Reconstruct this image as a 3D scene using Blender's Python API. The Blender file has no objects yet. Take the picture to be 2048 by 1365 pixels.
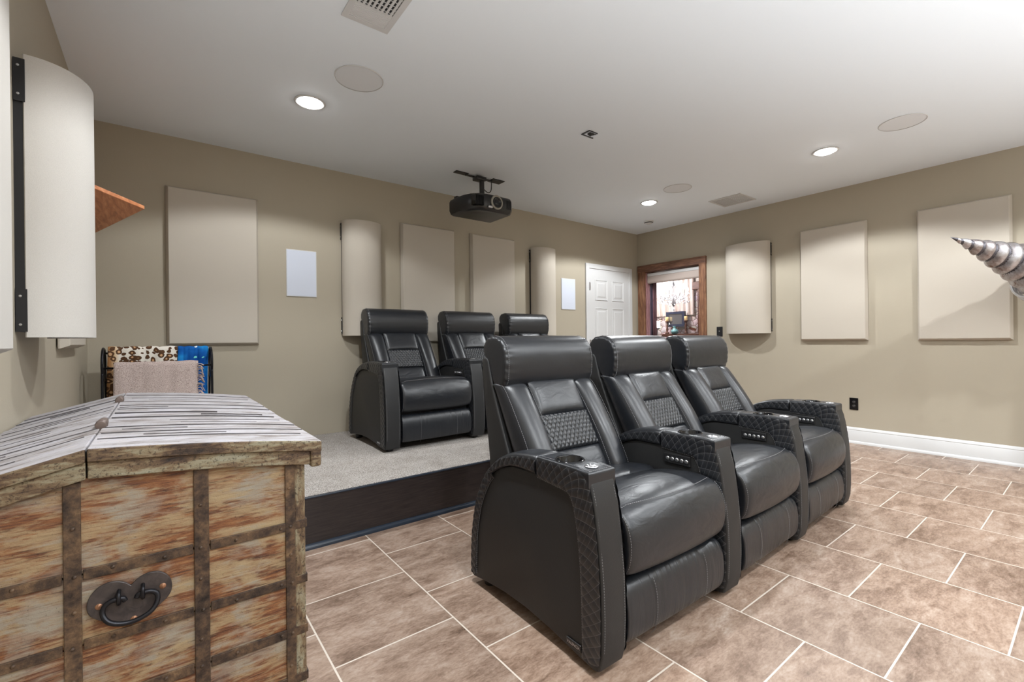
import bpy, bmesh, math, random
from mathutils import Vector, Matrix
random.seed(7)
PI = math.pi
C = bpy.context.scene.collection

# ------------------------------------------------------------------ room sizes
H, XR, YB, XL, YF = 2.672, 5.687, 4.294, -0.402, -3.4
PZ = 0.28          # platform height
TILE = 0.4605

# ------------------------------------------------------------------ materials
def mat(name, rgb=(.5, .5, .5), rough=.5, metal=0., spec=.5, emit=None, estr=0.):
    m = bpy.data.materials.new(name); m.use_nodes = True
    b = m.node_tree.nodes['Principled BSDF']
    b.inputs['Base Color'].default_value = (*rgb, 1)
    b.inputs['Roughness'].default_value = rough
    b.inputs['Metallic'].default_value = metal
    b.inputs['Specular IOR Level'].default_value = spec
    if emit:
        b.inputs['Emission Color'].default_value = (*emit, 1)
        b.inputs['Emission Strength'].default_value = estr
    return m
def s2l(r, g, b):
    f = lambda c: ((c/255+.055)/1.055)**2.4 if c > 10 else c/255/12.92
    return (f(r), f(g), f(b))
class NT:
    """small node helper"""
    def __init__(s, m):
        s.m = m; s.t = m.node_tree; s.b = s.t.nodes['Principled BSDF']
    def n(s, ty, **kw):
        nd = s.t.nodes.new(ty)
        for k, v in kw.items():
            if k in nd.inputs: nd.inputs[k].default_value = v
            else: setattr(nd, k, v)
        return nd
    def l(s, a, b): s.t.links.new(a, b)
    def coord(s, out='Object', scale=(1, 1, 1), loc=(0, 0, 0), rot=(0, 0, 0)):
        tc = s.n('ShaderNodeTexCoord'); mp = s.n('ShaderNodeMapping')
        mp.inputs['Scale'].default_value = scale; mp.inputs['Location'].default_value = loc
        mp.inputs['Rotation'].default_value = rot
        s.l(tc.outputs[out], mp.inputs['Vector']); return mp.outputs['Vector']
    def noise(s, vec, scale, detail=4, rough=.55, dist=0.):
        nd = s.n('ShaderNodeTexNoise'); nd.inputs['Scale'].default_value = scale
        nd.inputs['Detail'].default_value = detail; nd.inputs['Roughness'].default_value = rough
        nd.inputs['Distortion'].default_value = dist
        if vec is not None: s.l(vec, nd.inputs['Vector'])
        return nd.outputs['Fac']
    def ramp(s, fac, stops):
        r = s.n('ShaderNodeValToRGB'); e = r.color_ramp.elements
        while len(e) > 1: e.remove(e[-1])
        e[0].position = stops[0][0]; e[0].color = (*stops[0][1], 1)
        for p, c in stops[1:]:
            x = e.new(p); x.color = (*c, 1)
        s.l(fac, r.inputs['Fac']); return r.outputs['Color']
    def mix(s, fac, a, b, mode='MIX'):
        nd = s.n('ShaderNodeMix', data_type='RGBA', blend_type=mode)
        for sock, v in ((nd.inputs['Factor'], fac), (nd.inputs['A'], a), (nd.inputs['B'], b)):
            pass
        ins = {'f': nd.inputs[0], 'a': nd.inputs[6], 'b': nd.inputs[7]}
        for k, v in (('f', fac), ('a', a), ('b', b)):
            if hasattr(v, 'is_linked') or hasattr(v, 'links'): s.l(v, ins[k])
            elif k == 'f': ins[k].default_value = v
            else: ins[k].default_value = (*v, 1)
        return nd.outputs[2]
    def math(s, op, a, b=None, clamp=False):
        nd = s.n('ShaderNodeMath', operation=op, use_clamp=clamp)
        for i, v in enumerate((a, b)):
            if v is None: continue
            if isinstance(v, (int, float)): nd.inputs[i].default_value = v
            else: s.l(v, nd.inputs[i])
        return nd.outputs[0]
    def bump(s, h, strength=.3, dist=.01, base=None):
        nd = s.n('ShaderNodeBump'); nd.inputs['Strength'].default_value = strength
        nd.inputs['Distance'].default_value = dist; s.l(h, nd.inputs['Height'])
        if base is not None: s.l(base, nd.inputs['Normal'])
        s.l(nd.outputs['Normal'], s.b.inputs['Normal']); return nd.outputs['Normal']
    def color(s, c): s.l(c, s.b.inputs['Base Color'])

M = {}
def m_paint(name, rgb, rough=.6, bscale=260, bstr=.05):
    m = mat(name, rgb, rough, spec=.3); t = NT(m)
    v = t.coord(); t.bump(t.noise(v, bscale, 2), bstr, .004); return m
M['wall'] = m_paint('wall_khaki', s2l(171, 162, 145), .55, 220, .12)
M['ceil'] = m_paint('ceiling_white', s2l(235, 242, 249), .7, 300, .03)
M['white'] = m_paint('trim_white', s2l(206, 206, 206), .35, 80, .02)
M['grille'] = mat('grille_white', s2l(224, 227, 231), .6)
M['spk'] = mat('speaker_cloth', s2l(206, 212, 226), .7)
def m_fabric(name, rgb):
    m = mat(name, rgb, .9, spec=.15); t = NT(m); v = t.coord()
    a = t.noise(v, 420, 3, .7); b = t.noise(v, 90, 3)
    t.color(t.mix(t.math('MULTIPLY', a, .9), tuple(c*.84 for c in rgb), tuple(min(1, c*1.12) for c in rgb)))
    t.bump(a, .28, .003); return m
M['fabric'] = m_fabric('panel_fabric', s2l(192, 184, 172))
M['fabric_light'] = m_fabric('panel_fabric_light', s2l(198, 194, 188))
M['black'] = mat('black_metal', (.012, .012, .014), .4, .0)
M['iron'] = mat('black_iron', (.02, .02, .024), .35, .7)
M['steel'] = mat('steel', (.6, .6, .62), .3, 1.)
M['plastic'] = mat('black_plastic', (.015, .015, .016), .3)
M['gloss'] = mat('black_gloss', (.006, .006, .007), .08)

def m_leather(name='leather_black', wr=(7, 7, 7), wstr=.25, quilt=None, wdist=.02):
    m = mat(name, (.0098, .0114, .0148), .3, spec=.62); t = NT(m); v = t.coord()
    fine = t.noise(v, 330, 3, .6)
    big = t.noise(t.coord(scale=wr), 1.0, 3, .5, .6)
    n1 = t.bump(big, wstr, wdist)
    if quilt:
        a, b, lines = quilt
        uv = t.n('ShaderNodeUVMap').outputs['UV']
        sx = t.n('ShaderNodeSeparateXYZ'); t.l(uv, sx.inputs[0])
        u = t.math('DIVIDE', sx.outputs[0], a); w = t.math('DIVIDE', sx.outputs[1], b)
        ds = []
        for op in ('ADD', 'SUBTRACT'):
            p = t.math('FRACT', t.math('ADD', t.math(op, u, w), 100.0))
            ds.append(t.math('ABSOLUTE', t.math('MULTIPLY', t.math('SUBTRACT', p, .5), 2.)))
        h = t.math('MULTIPLY', *[t.math('SUBTRACT', 1., t.math('POWER', d, 3.)) for d in ds])
        h = t.math('POWER', h, .6)
        n1 = t.bump(h, .18, .006, n1)
        mx = t.math('MAXIMUM', *ds)
        th = t.math('MULTIPLY', t.math('GREATER_THAN', mx, .955), lines)
        t.color(t.mix(th, (.0105, .0118, .0148), (.15, .15, .16)))
    nn = t.bump(fine, .12, .002, n1)
    r = t.math('MULTIPLY_ADD', fine, .12); 
    t.l(t.math('ADD', t.math('MULTIPLY', big, .14), .30), t.b.inputs['Roughness'])
    return m
M['leather'] = m_leather(wstr=.12)
M['leather_soft'] = m_leather('leather_creased', (9, 16, 16), .24, None, .018)
M['leather_foot'] = m_leather('leather_vertical_creases', (26, 3, 2.2), .38, None, .018)
M['quilt_arm'] = m_leather('leather_quilted_arm', quilt=(.037, .05, .55))
M['quilt_back'] = m_leather('leather_quilted_back', quilt=(.026, .042, .0))
M['vinyl'] = mat('leather_side', (.017, .017, .0175), .5, spec=.4)
t = NT(M['vinyl']); t.bump(t.noise(t.coord(), 300, 3), .2, .002)
M['thread'] = mat('thread_grey', (.19, .19, .2), .7)

def m_tile():
    m = mat('floor_tile', (.3, .2, .15), .42); t = NT(m)
    tc = t.n('ShaderNodeTexCoord'); sp = t.n('ShaderNodeSeparateXYZ'); t.l(tc.outputs['Object'], sp.inputs[0])
    cb = t.n('ShaderNodeCombineXYZ')
    t.l(t.math('ADD', sp.outputs[1], -.212+TILE*40), cb.inputs[0]); t.l(t.math('ADD', sp.outputs[0], -.915+TILE*40), cb.inputs[1])
    br = t.n('ShaderNodeTexBrick', offset=.5, offset_frequency=2, squash=1., squash_frequency=2)
    for k, v in (('Scale', 1.), ('Mortar Size', .0032), ('Mortar Smooth', .1), ('Bias', 0.), ('Brick Width', TILE), ('Row Height', TILE)):
        br.inputs[k].default_value = v
    br.inputs['Color1'].default_value = (0, 0, 0, 1); br.inputs['Color2'].default_value = (1, 1, 1, 1)
    t.l(cb.outputs[0], br.inputs['Vector'])
    # each tile shifts the stone pattern so that neighbours differ
    sh = t.n('ShaderNodeVectorMath', operation='MULTIPLY_ADD')
    t.l(br.outputs['Color'], sh.inputs[0]); sh.inputs[1].default_value = (13, 7, 5); t.l(tc.outputs['Object'], sh.inputs[2])
    mp = t.n('ShaderNodeMapping'); mp.inputs['Scale'].default_value = (1, 2.3, 1); t.l(sh.outputs[0], mp.inputs[0])
    n1 = t.noise(mp.outputs[0], 3.2, 6, .62, .8); n2 = t.noise(mp.outputs[0], 13, 6, .7, .6); n3 = t.noise(mp.outputs[0], 60, 4, .7)
    f = t.math('ADD', t.math('MULTIPLY', n1, .42), t.math('ADD', t.math('MULTIPLY', n2, .36), t.math('MULTIPLY', n3, .22)))
    col = t.ramp(f, [(.34, s2l(88, 68, 54)), (.44, s2l(128, 106, 91)), (.52, s2l(154, 132, 116)), (.60, s2l(172, 154, 140)), (.70, s2l(196, 184, 172))])
    v2 = t.ramp(br.outputs['Color'], [(0, (.9, .9, .9)), (1, (1.04, 1.02, 1.0))])
    col = t.mix(1., col, v2, 'MULTIPLY')
    t.color(t.mix(br.outputs['Fac'], col, s2l(204, 194, 182)))
    t.l(t.math('ADD', t.math('MULTIPLY', n2, .25), .28), t.b.inputs['Roughness'])
    hb = t.math('SUBTRACT', t.math('MULTIPLY', f, .3), t.math('MULTIPLY', br.outputs['Fac'], .6))
    t.bump(hb, .35, .006); return m
M['tile'] = m_tile()

def m_carpet():
    m = mat('carpet_grey', (.4, .38, .36), .95, spec=.1); t = NT(m); v = t.coord()
    a = t.noise(v, 185, 3, .8); b = t.noise(v, 9, 4)
    c = t.ramp(a, [(.3, s2l(70, 64, 60)), (.42, s2l(140, 132, 125)), (.52, s2l(196, 190, 184)), (.68, s2l(236, 232, 228))])
    t.color(t.mix(1., c, t.ramp(b, [(.3, (.82, .8, .78)), (.7, (1, 1, 1))]), 'MULTIPLY'))
    t.bump(a, .7, .01); return m
M['carpet'] = m_carpet()

def m_darkwood():
    m = mat('riser_dark', (.02, .015, .014), .38); t = NT(m)
    a = t.noise(t.coord(scale=(2, 30, 30)), 4, 5, .6)
    t.color(t.ramp(a, [(.3, (.012, .009, .010)), (.7, (.035, .026, .024))])); t.bump(a, .1, .003); return m
M['riser'] = m_darkwood()
M['riser_trim'] = mat('riser_trim_dark', (.022, .03, .045), .25)

def m_wood(name, stops, scale=(2, 22, 22), s=3., rough=.5, det=6):
    m = mat(name, stops[0][1], rough); t = NT(m)
    a = t.noise(t.coord(scale=scale), s, det, .6, .5)
    t.color(t.ramp(a, stops)); t.bump(a, .2, .004); return m
M['frame_wood'] = m_wood('frame_wood', [(.3, s2l(78, 50, 36)), (.5, s2l(126, 86, 62)), (.7, s2l(160, 120, 88))], (20, 20, 2))
M['frame_wood_h'] = m_wood('frame_wood_h', [(.3, s2l(72, 46, 36)), (.5, s2l(114, 78, 60)), (.7, s2l(146, 108, 84))], (20, 2, 20))
M['jamb_wood'] = m_wood('jamb_wood', [(.3, s2l(110, 76, 80)), (.5, s2l(160, 116, 118)), (.7, s2l(196, 156, 156))], (20, 20, 2))
M['jamb_dark'] = m_wood('jamb_dark', [(.3, s2l(60, 56, 72)), (.7, s2l(120, 112, 134))], (20, 20, 2))
M['shelf_wood'] = m_wood('shelf_wood', [(.3, s2l(172, 104, 64)), (.5, s2l(204, 130, 84)), (.7, s2l(224, 158, 112))], (26, 3, 26), 2.)
M['mantel'] = m_wood('mantel_wood', [(.3, s2l(60, 36, 26)), (.7, s2l(120, 74, 52))], (20, 2, 20))

def m_chest(name, scale, pale, gap_dark=True):
    """old painted teak: cream paint rubbed through to orange and brown wood"""
    m = mat(name, (.5, .4, .3), .6); t = NT(m)
    v = t.coord(scale=scale); w = t.coord(scale=(1, 1, 1))
    g = t.noise(v, 3.0, 8, .68, 1.1); g2 = t.noise(v, 9., 6, .7, .4); blot = t.noise(w, 7.5, 5, .6, .5); sp = t.noise(w, 150, 3, .75)
    bl2 = t.noise(t.coord(scale=tuple(q**.55 for q in scale)), 3.4, 4, .6, .8)
    f = t.math('ADD', t.math('MULTIPLY', g, .36), t.math('ADD', t.math('MULTIPLY', g2, .26), t.math('MULTIPLY', bl2, .52)))
    if pale == 0:
        fine = t.noise(t.coord(scale=(6, 60, 90)), 3., 5, .7, .3)
        wood = t.ramp(t.math('ADD', t.math('MULTIPLY', g, .55), t.math('MULTIPLY', fine, .45)), [(.38, s2l(80, 46, 30)), (.46, s2l(134, 82, 50)), (.54, s2l(168, 112, 68)), (.64, s2l(198, 150, 104))])
        pm = t.ramp(t.math('ADD', t.math('MULTIPLY', bl2, .62), t.math('MULTIPLY', g2, .38)), [(.475, (0, 0, 0)), (.55, (.7, .7, .7)), (.63, (1, 1, 1))])
        pm2 = t.ramp(t.math('ADD', t.math('MULTIPLY', blot, .6), t.math('MULTIPLY', g, .4)), [(.49, (0, 0, 0)), (.57, (1, 1, 1))])
        cream = t.mix(fine, s2l(190, 160, 116), s2l(218, 198, 160)); grey = t.mix(fine, s2l(160, 150, 138), s2l(206, 206, 194))
        c = t.mix(pm2, t.mix(pm, wood, cream), t.mix(t.math('ADD', t.math('MULTIPLY', pm, .35), .5), t.mix(pm, wood, cream), grey))
        crack = t.ramp(t.noise(t.coord(scale=(2.2, 30, 42)), 3.2, 4, .6, .8), [(.30, (.30, .22, .18)), (.355, (1, 1, 1))])
        c = t.mix(.9, c, crack, 'MULTIPLY')
    elif pale == 1:
        c = t.ramp(f, [(.42, s2l(96, 84, 80)), (.49, s2l(146, 138, 134)), (.56, s2l(180, 176, 176)), (.64, s2l(196, 194, 200)), (.72, s2l(206, 194, 182))])
    else:
        c = t.ramp(f, [(.42, s2l(46, 32, 26)), (.5, s2l(100, 76, 56)), (.56, s2l(142, 118, 88)), (.63, s2l(172, 162, 134)), (.74, s2l(184, 184, 164))])
    dk = t.ramp(sp, [(.30, (.25, .2, .17)), (.38, (1, 1, 1))] if pale < 2 else [(.36, (.2, .15, .12)), (.47, (1, 1, 1))])
    t.color(t.mix(1., t.mix(.85, c, dk, 'MULTIPLY'), ((.5, .49, .48), (.72, .715, .73), (.55, .55, .55))[pale], 'MULTIPLY'))
    t.bump(t.math('ADD', t.math('MULTIPLY', f, .7), t.math('MULTIPLY', sp, .3)), .5, .006); return m
M['chest'] = m_chest('chest_planks', (3, 20, 24), 0)
M['chest_lid'] = m_chest('chest_lid_planks', (2.5, 26, 26), 1)
M['chest_edge'] = m_chest('chest_edges', (4, 18, 22), 2)
M['chest_post'] = m_chest('chest_post', (22, 22, 4), 2)
def m_rust():
    m = mat('rusty_strap', (.1, .07, .05), .55, .25); t = NT(m); v = t.coord()
    a = t.noise(v, 38, 6, .75); b = t.noise(v, 9, 3)
    f = t.math('ADD', t.math('MULTIPLY', a, .7), t.math('MULTIPLY', b, .3))
    t.color(t.ramp(f, [(.36, s2l(26, 19, 17)), (.48, s2l(68, 53, 42)), (.56, s2l(92, 72, 54)), (.66, s2l(124, 100, 74)), (.75, s2l(100, 66, 46))]))
    t.bump(f, .5, .004); return m
M['rust'] = m_rust()
M['plate'] = m_wood('iron_plate', [(.3, (.018, .015, .015)), (.7, (.06, .046, .043))], (30, 30, 30), 2., .42)
M['screw'] = mat('screw', s2l(150, 110, 84), .45, .6)

# soft goods
def m_leopard():
    m = mat('leopard_fleece', (.8, .75, .68), .95, spec=.1); t = NT(m)
    v = t.coord('UV'); nv = t.n('ShaderNodeTexNoise'); nv.inputs['Scale'].default_value = 9; t.l(v, nv.inputs['Vector'])
    ad = t.n('ShaderNodeVectorMath', operation='MULTIPLY_ADD'); t.l(nv.outputs['Color'], ad.inputs[0]); ad.inputs[1].default_value = (.05, .05, .05); t.l(v, ad.inputs[2])
    vo = t.n('ShaderNodeTexVoronoi'); vo.inputs['Scale'].default_value = 29; vo.inputs['Randomness'].default_value = .85; t.l(ad.outputs[0], vo.inputs['Vector'])
    d = vo.outputs['Distance']; nz = t.noise(v, 40, 2)
    d2 = t.math('ADD', d, t.math('MULTIPLY', t.math('SUBTRACT', nz, .5), .35))
    sep = t.n('ShaderNodeSeparateXYZ'); t.l(v, sep.inputs[0])
    side = t.ramp(sep.outputs[0], [(.015, s2l(168, 124, 82)), (.035, s2l(206, 178, 142)), (.06, s2l(226, 220, 210))])
    ring = t.ramp(d2, [(.17, s2l(205, 164, 124)), (.23, s2l(92, 66, 46)), (.5, s2l(84, 60, 44)), (.56, s2l(226, 220, 210))])
    msk = t.math('GREATER_THAN', d2, .51)
    t.color(t.mix(msk, ring, side)); t.bump(t.noise(v, 300, 2), .5, .004); return m
M['leopard'] = m_leopard()
def m_blue():
    m = mat('blue_fleece', s2l(24, 92, 168), .9, spec=.1); t = NT(m); v = t.coord('UV')
    a = t.noise(v, 6, 3, .5); vo = t.n('ShaderNodeTexVoronoi'); vo.inputs['Scale'].default_value = 13; t.l(v, vo.inputs['Vector'])
    base = t.ramp(a, [(.35, s2l(14, 66, 140)), (.5, s2l(26, 98, 176)), (.66, s2l(40, 150, 214))])
    star = t.math('LESS_THAN', vo.outputs['Distance'], .1)
    c = t.mix(star, base, s2l(226, 240, 246))
    leaf = t.math('GREATER_THAN', t.noise(t.coord('UV', scale=(1, 2, 1)), 9, 1), .66)
    t.color(t.mix(leaf, c, s2l(120, 214, 206))); t.bump(t.noise(v, 200, 2), .4, .004); return m
M['blue'] = m_blue()
def m_pink():
    m = mat('pink_shag', s2l(206, 184, 176), .95, spec=.1); t = NT(m); v = t.coord()
    a = t.noise(v, 230, 3, .8)
    t.color(t.ramp(a, [(.3, s2l(140, 108, 102)), (.43, s2l(212, 188, 180)), (.58, s2l(240, 224, 218))])); t.bump(a, .9, .012); return m
M['pink'] = m_pink()
M['glow'] = mat('lamp_lens', (1, 1, 1), .5, emit=(1, .98, .96), estr=30.)
M['bulb'] = mat('bulb', (1, 1, 1), .5, emit=(1, .92, .8), estr=10.)
M['crystal'] = mat('crystal', (.9, .9, .92), .05, 0., .8, emit=(1, .95, .9), estr=.25)
def m_drill():
    m = mat('drill_metal', (.6, .6, .62), .34, .85); t = NT(m); v = t.coord()
    a = t.noise(v, 9, 6, .7); b = t.noise(v, 50, 4, .7)
    t.color(t.ramp(t.math('ADD', t.math('MULTIPLY', a, .7), t.math('MULTIPLY', b, .3)), [(.36, s2l(120, 92, 82)), (.46, s2l(168, 160, 160)), (.6, s2l(206, 206, 212))]))
    t.bump(b, .3, .004); return m
M['drill'] = m_drill()
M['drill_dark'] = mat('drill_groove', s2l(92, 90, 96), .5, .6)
def m_stone():
    m = mat('stone_wall', (.6, .55, .55), .85); t = NT(m)
    v = t.coord(scale=(1, 1, 1.35)); vo = t.n('ShaderNodeTexVoronoi', feature='DISTANCE_TO_EDGE'); vo.inputs['Scale'].default_value = 6.5; t.l(v, vo.inputs['Vector'])
    vc = t.n('ShaderNodeTexVoronoi'); vc.inputs['Scale'].default_value = 6.5; t.l(v, vc.inputs['Vector'])
    n = t.noise(v, 22, 4)
    c = t.mix(t.math('MULTIPLY', n, .6), t.mix(.13, s2l(206, 196, 196), vc.outputs['Color']), s2l(226, 216, 212))
    t.color(t.mix(t.math('LESS_THAN', vo.outputs['Distance'], .035), c, s2l(120, 72, 52))); t.bump(vo.outputs['Distance'], .8, .05); return m
M['stone'] = m_stone()
def m_curtain():
    m = mat('plank_drape', (.8, .75, .7), .8); t = NT(m)
    a = t.noise(t.coord(scale=(6, 6, .4)), 2.2, 4, .6)
    t.color(t.ramp(a, [(.3, s2l(176, 156, 140)), (.5, s2l(224, 212, 202)), (.7, s2l(240, 236, 234))])); return m
M['drape'] = m_curtain()
M['mirror_frame'] = mat('navy_frame', s2l(52, 58, 78), .35)
M['mirror'] = mat('mirror_glass', (.72, .76, .84), .06, .9)
M['candle'] = mat('candle_wax', s2l(244, 206, 130), .6, emit=(1, .8, .45), estr=.25)
M['turq'] = mat('turquoise_glaze', s2l(120, 176, 176), .25)
M['blind'] = m_fabric('blind_cloth', s2l(186, 172, 164))
def m_glass():
    m = bpy.data.materials.new('window_glass'); m.use_nodes = True; nt = m.node_tree
    for nd in list(nt.nodes): nt.nodes.remove(nd)
    o = nt.nodes.new('ShaderNodeOutputMaterial'); mx = nt.nodes.new('ShaderNodeMixShader')
    tr = nt.nodes.new('ShaderNodeBsdfTransparent'); gl = nt.nodes.new('ShaderNodeBsdfGlossy'); gl.inputs['Roughness'].default_value = 0.02
    tr.inputs['Color'].default_value = (.95, .95, .97, 1)
    fr = nt.nodes.new('ShaderNodeFresnel'); fr.inputs['IOR'].default_value = 1.3
    nt.links.new(fr.outputs[0], mx.inputs[0]); nt.links.new(tr.outputs[0], mx.inputs[1]); nt.links.new(gl.outputs[0], mx.inputs[2]); nt.links.new(mx.outputs[0], o.inputs[0]); return m
M['glass'] = m_glass()

# ------------------------------------------------------------------ mesh helpers
def link(name, me, material, parent=None, smooth=False, sub=0):
    o = bpy.data.objects.new(name, me); C.objects.link(o)
    if material is not None and len(me.materials) == 0: me.materials.append(material)
    if parent is not None: o.parent = parent
    if smooth:
        me.polygons.foreach_set('use_smooth', [True]*len(me.polygons))
    if sub:
        md = o.modifiers.new('s', 'SUBSURF'); md.levels = sub; md.render_levels = sub
    return o
def obj(name, bm, material, parent=None, smooth=False, sub=0, angle=None):
    me = bpy.data.meshes.new(name); bm.normal_update(); bm.to_mesh(me); bm.free()
    o = link(name, me, material, parent, smooth or angle is not None, sub)
    if angle is not None: me.set_sharp_from_angle(angle=math.radians(angle))
    return o
def new(): return bmesh.new()
def merge(bm, other):
    me = bpy.data.meshes.new('tmp'); other.to_mesh(me); other.free(); bm.from_mesh(me); bpy.data.meshes.remove(me); return bm
def box(bm, x0, x1, y0, y1, z0, z1, bev=0., seg=2, rot=None, piv=None):
    b = bmesh.new(); bmesh.ops.create_cube(b, size=1)
    for v in b.verts: v.co = Vector(((x0+x1)/2+v.co.x*(x1-x0), (y0+y1)/2+v.co.y*(y1-y0), (z0+z1)/2+v.co.z*(z1-z0)))
    if bev: bmesh.ops.bevel(b, geom=b.edges[:]+b.verts[:], offset=bev, segments=seg, profile=.5, affect='EDGES')
    if rot is not None:
        p = Vector(piv if piv is not None else ((x0+x1)/2, (y0+y1)/2, (z0+z1)/2))
        for v in b.verts: v.co = rot @ (v.co-p)+p
    return merge(bm, b)
def prism(bm, pts, axis, a, b_, bev=0., seg=2, ang=25):
    """2-D outline pts extruded along axis from a to b_"""
    b = bmesh.new(); mk = {'x': lambda p, t: (t, p[0], p[1]), 'y': lambda p, t: (p[0], t, p[1]), 'z': lambda p, t: (p[0], p[1], t)}[axis]
    A = [b.verts.new(mk(p, a)) for p in pts]; B = [b.verts.new(mk(p, b_)) for p in pts]; n = len(pts)
    b.faces.new(A); b.faces.new(B[::-1])
    for i in range(n): b.faces.new((A[i], B[i], B[(i+1) % n], A[(i+1) % n]))
    bmesh.ops.recalc_face_normals(b, faces=b.faces[:]); b.normal_update()
    if bev:
        es = [e for e in b.edges if len(e.link_faces) == 2 and e.calc_face_angle(0) > math.radians(ang)]
        bmesh.ops.bevel(b, geom=es, offset=bev, segments=seg, profile=.5, affect='EDGES', clamp_overlap=True)
    return merge(bm, b)
def loft(bm, rings, cap=True, closed=True):
    R = [[bm.verts.new(p) for p in r] for r in rings]; n = len(rings[0])
    for i in range(len(R)-1):
        for j in range(n if closed else n-1):
            k = (j+1) % n; bm.faces.new((R[i][j], R[i][k], R[i+1][k], R[i+1][j]))
    if cap and closed: bm.faces.new(R[0][::-1]); bm.faces.new(R[-1])
    bmesh.ops.recalc_face_normals(bm, faces=bm.faces[:]); return bm
def lathe(bm, prof, c=(0, 0, 0), seg=24, axis=None):
    rot = Matrix.Identity(3) if axis is None else Vector((0, 0, 1)).rotation_difference(Vector(axis)).to_matrix()
    b = bmesh.new(); R = []
    for r, z in prof:
        if r < 1e-6: R.append([b.verts.new((0, 0, z))])
        else: R.append([b.verts.new((r*math.cos(2*PI*i/seg), r*math.sin(2*PI*i/seg), z)) for i in range(seg)])
    for i in range(len(R)-1):
        p, q = R[i], R[i+1]
        for j in range(seg):
            k = (j+1) % seg
            if len(p) == 1 and len(q) == 1: continue
            if len(p) == 1: b.faces.new((p[0], q[j], q[k]))
            elif len(q) == 1: b.faces.new((p[j], p[k], q[0]))
            else: b.faces.new((p[j], p[k], q[k], q[j]))
    bmesh.ops.recalc_face_normals(b, faces=b.faces[:])
    for v in b.verts: v.co = rot @ v.co + Vector(c)
    return merge(bm, b)
def tube(bm, path, r, seg=8, closed=False):
    P = [Vector(p) for p in path]; n = len(P); rings = []
    up = Vector((0, 0, 1)); prev = None
    for i, p in enumerate(P):
        a = P[i-1] if (i > 0 or closed) else P[i]; c = P[(i+1) % n] if (i < n-1 or closed) else P[i]
        d = (c-a).normalized()
        if prev is None: u = d.cross(up if abs(d.z) < .9 else Vector((1, 0, 0))).normalized()
        else: u = (prev-d*prev.dot(d)).normalized()
        w = d.cross(u); prev = u; rr = r[i] if isinstance(r, (list, tuple)) else r
        rings.append([p+u*rr*math.cos(2*PI*k/seg)+w*rr*math.sin(2*PI*k/seg) for k in range(seg)])
    b = bmesh.new()
    if closed: rings.append(rings[0])
    loft(b, rings, cap=not closed); bmesh.ops.remove_doubles(b, verts=b.verts[:], dist=1e-6)
    return merge(bm, b)
def smooth_path(pts, n=40, closed=False):
    """Catmull-Rom through pts"""
    P = [Vector(p) for p in pts]; m = len(P); out = []
    segs = m if closed else m-1
    for s in range(segs):
        g = lambda i: P[i % m] if closed else P[max(0, min(m-1, i))]
        p0, p1, p2, p3 = g(s-1), g(s), g(s+1), g(s+2); k = max(2, n//segs)
        for j in range(k):
            t = j/k
            out.append(.5*((2*p1)+(-p0+p2)*t+(2*p0-5*p1+4*p2-p3)*t*t+(-p0+3*p1-3*p2+p3)*t**3))
    if not closed: out.append(P[-1])
    return out
def stitches(bm, path, length=.0055, gap=.0035, r=.0011):
    P = [Vector(p) for p in path]; L = [0]
    for a, b in zip(P, P[1:]): L.append(L[-1]+(b-a).length)
    def at(s):
        for i in range(len(L)-1):
            if L[i+1] >= s:
                t = (s-L[i])/max(1e-9, L[i+1]-L[i]); return P[i].lerp(P[i+1], t)
        return P[-1]
    s = 0
    while s+length < L[-1]:
        a, b = at(s), at(s+length); d = (b-a)
        if d.length > 1e-5:
            d.normalize(); u = d.cross(Vector((.3, .2, .93))).normalized(); w = d.cross(u)
            q = [a+u*r, a+w*r, a-u*r, a-w*r]; h = [b+u*r, b+w*r, b-u*r, b-w*r]
            A = [bm.verts.new(x) for x in q]; B = [bm.verts.new(x) for x in h]
            for i in range(4): bm.faces.new((A[i], A[(i+1) % 4], B[(i+1) % 4], B[i]))
        s += length+gap
    return bm
def uvlayer(bm): return bm.loops.layers.uv.verify()
def grid(bm, nu, nv, f, uvf=None):
    V = [[bm.verts.new(f(i/nu, j/nv)) for j in range(nv+1)] for i in range(nu+1)]; lay = uvlayer(bm) if uvf else None
    for i in range(nu):
        for j in range(nv):
            fc = bm.faces.new((V[i][j], V[i+1][j], V[i+1][j+1], V[i][j+1]))
            if uvf:
                for lp, (a, b) in zip(fc.loops, ((i, j), (i+1, j), (i+1, j+1), (i, j+1))): lp[lay].uv = uvf(a/nu, b/nv)
    return bm
def thing(name, label, cat, loc=(0, 0, 0), rz=0., group=None):
    o = bpy.data.objects.new(name, None); C.objects.link(o); o.location = loc; o.rotation_euler = (0, 0, rz)
    o.empty_display_size = .05; return tag(o, label, cat, group)
def rebase(o, p):
    """moves a thing's Empty to p and leaves its parts where they are"""
    p = Vector(p); o.location = p
    for c in o.children: c.data.transform(Matrix.Translation(-p))
    for c in o.children:
        for g in c.children: g.data.transform(Matrix.Translation(-p))
    return o
def tag(o, label, cat, group=None):
    o['label'] = label; o['category'] = cat
    if group: o['group'] = group
    return o
def struct(o, label=None, cat=None):
    o['kind'] = 'structure'
    if label: o['label'] = label
    if cat: o['category'] = cat
    return o
def dup(root, loc, rz=0., label=None, group=None, skip=()):
    r = root.copy(); C.objects.link(r); r.location = loc; r.rotation_euler = (0, 0, rz)
    if label: r['label'] = label
    if group: r['group'] = group
    for ch in list(root.children):
        if ch in skip: continue
        c = ch.copy(); C.objects.link(c); c.parent = r
        for g in list(ch.children):
            d = g.copy(); C.objects.link(d); d.parent = c
    return r

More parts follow.
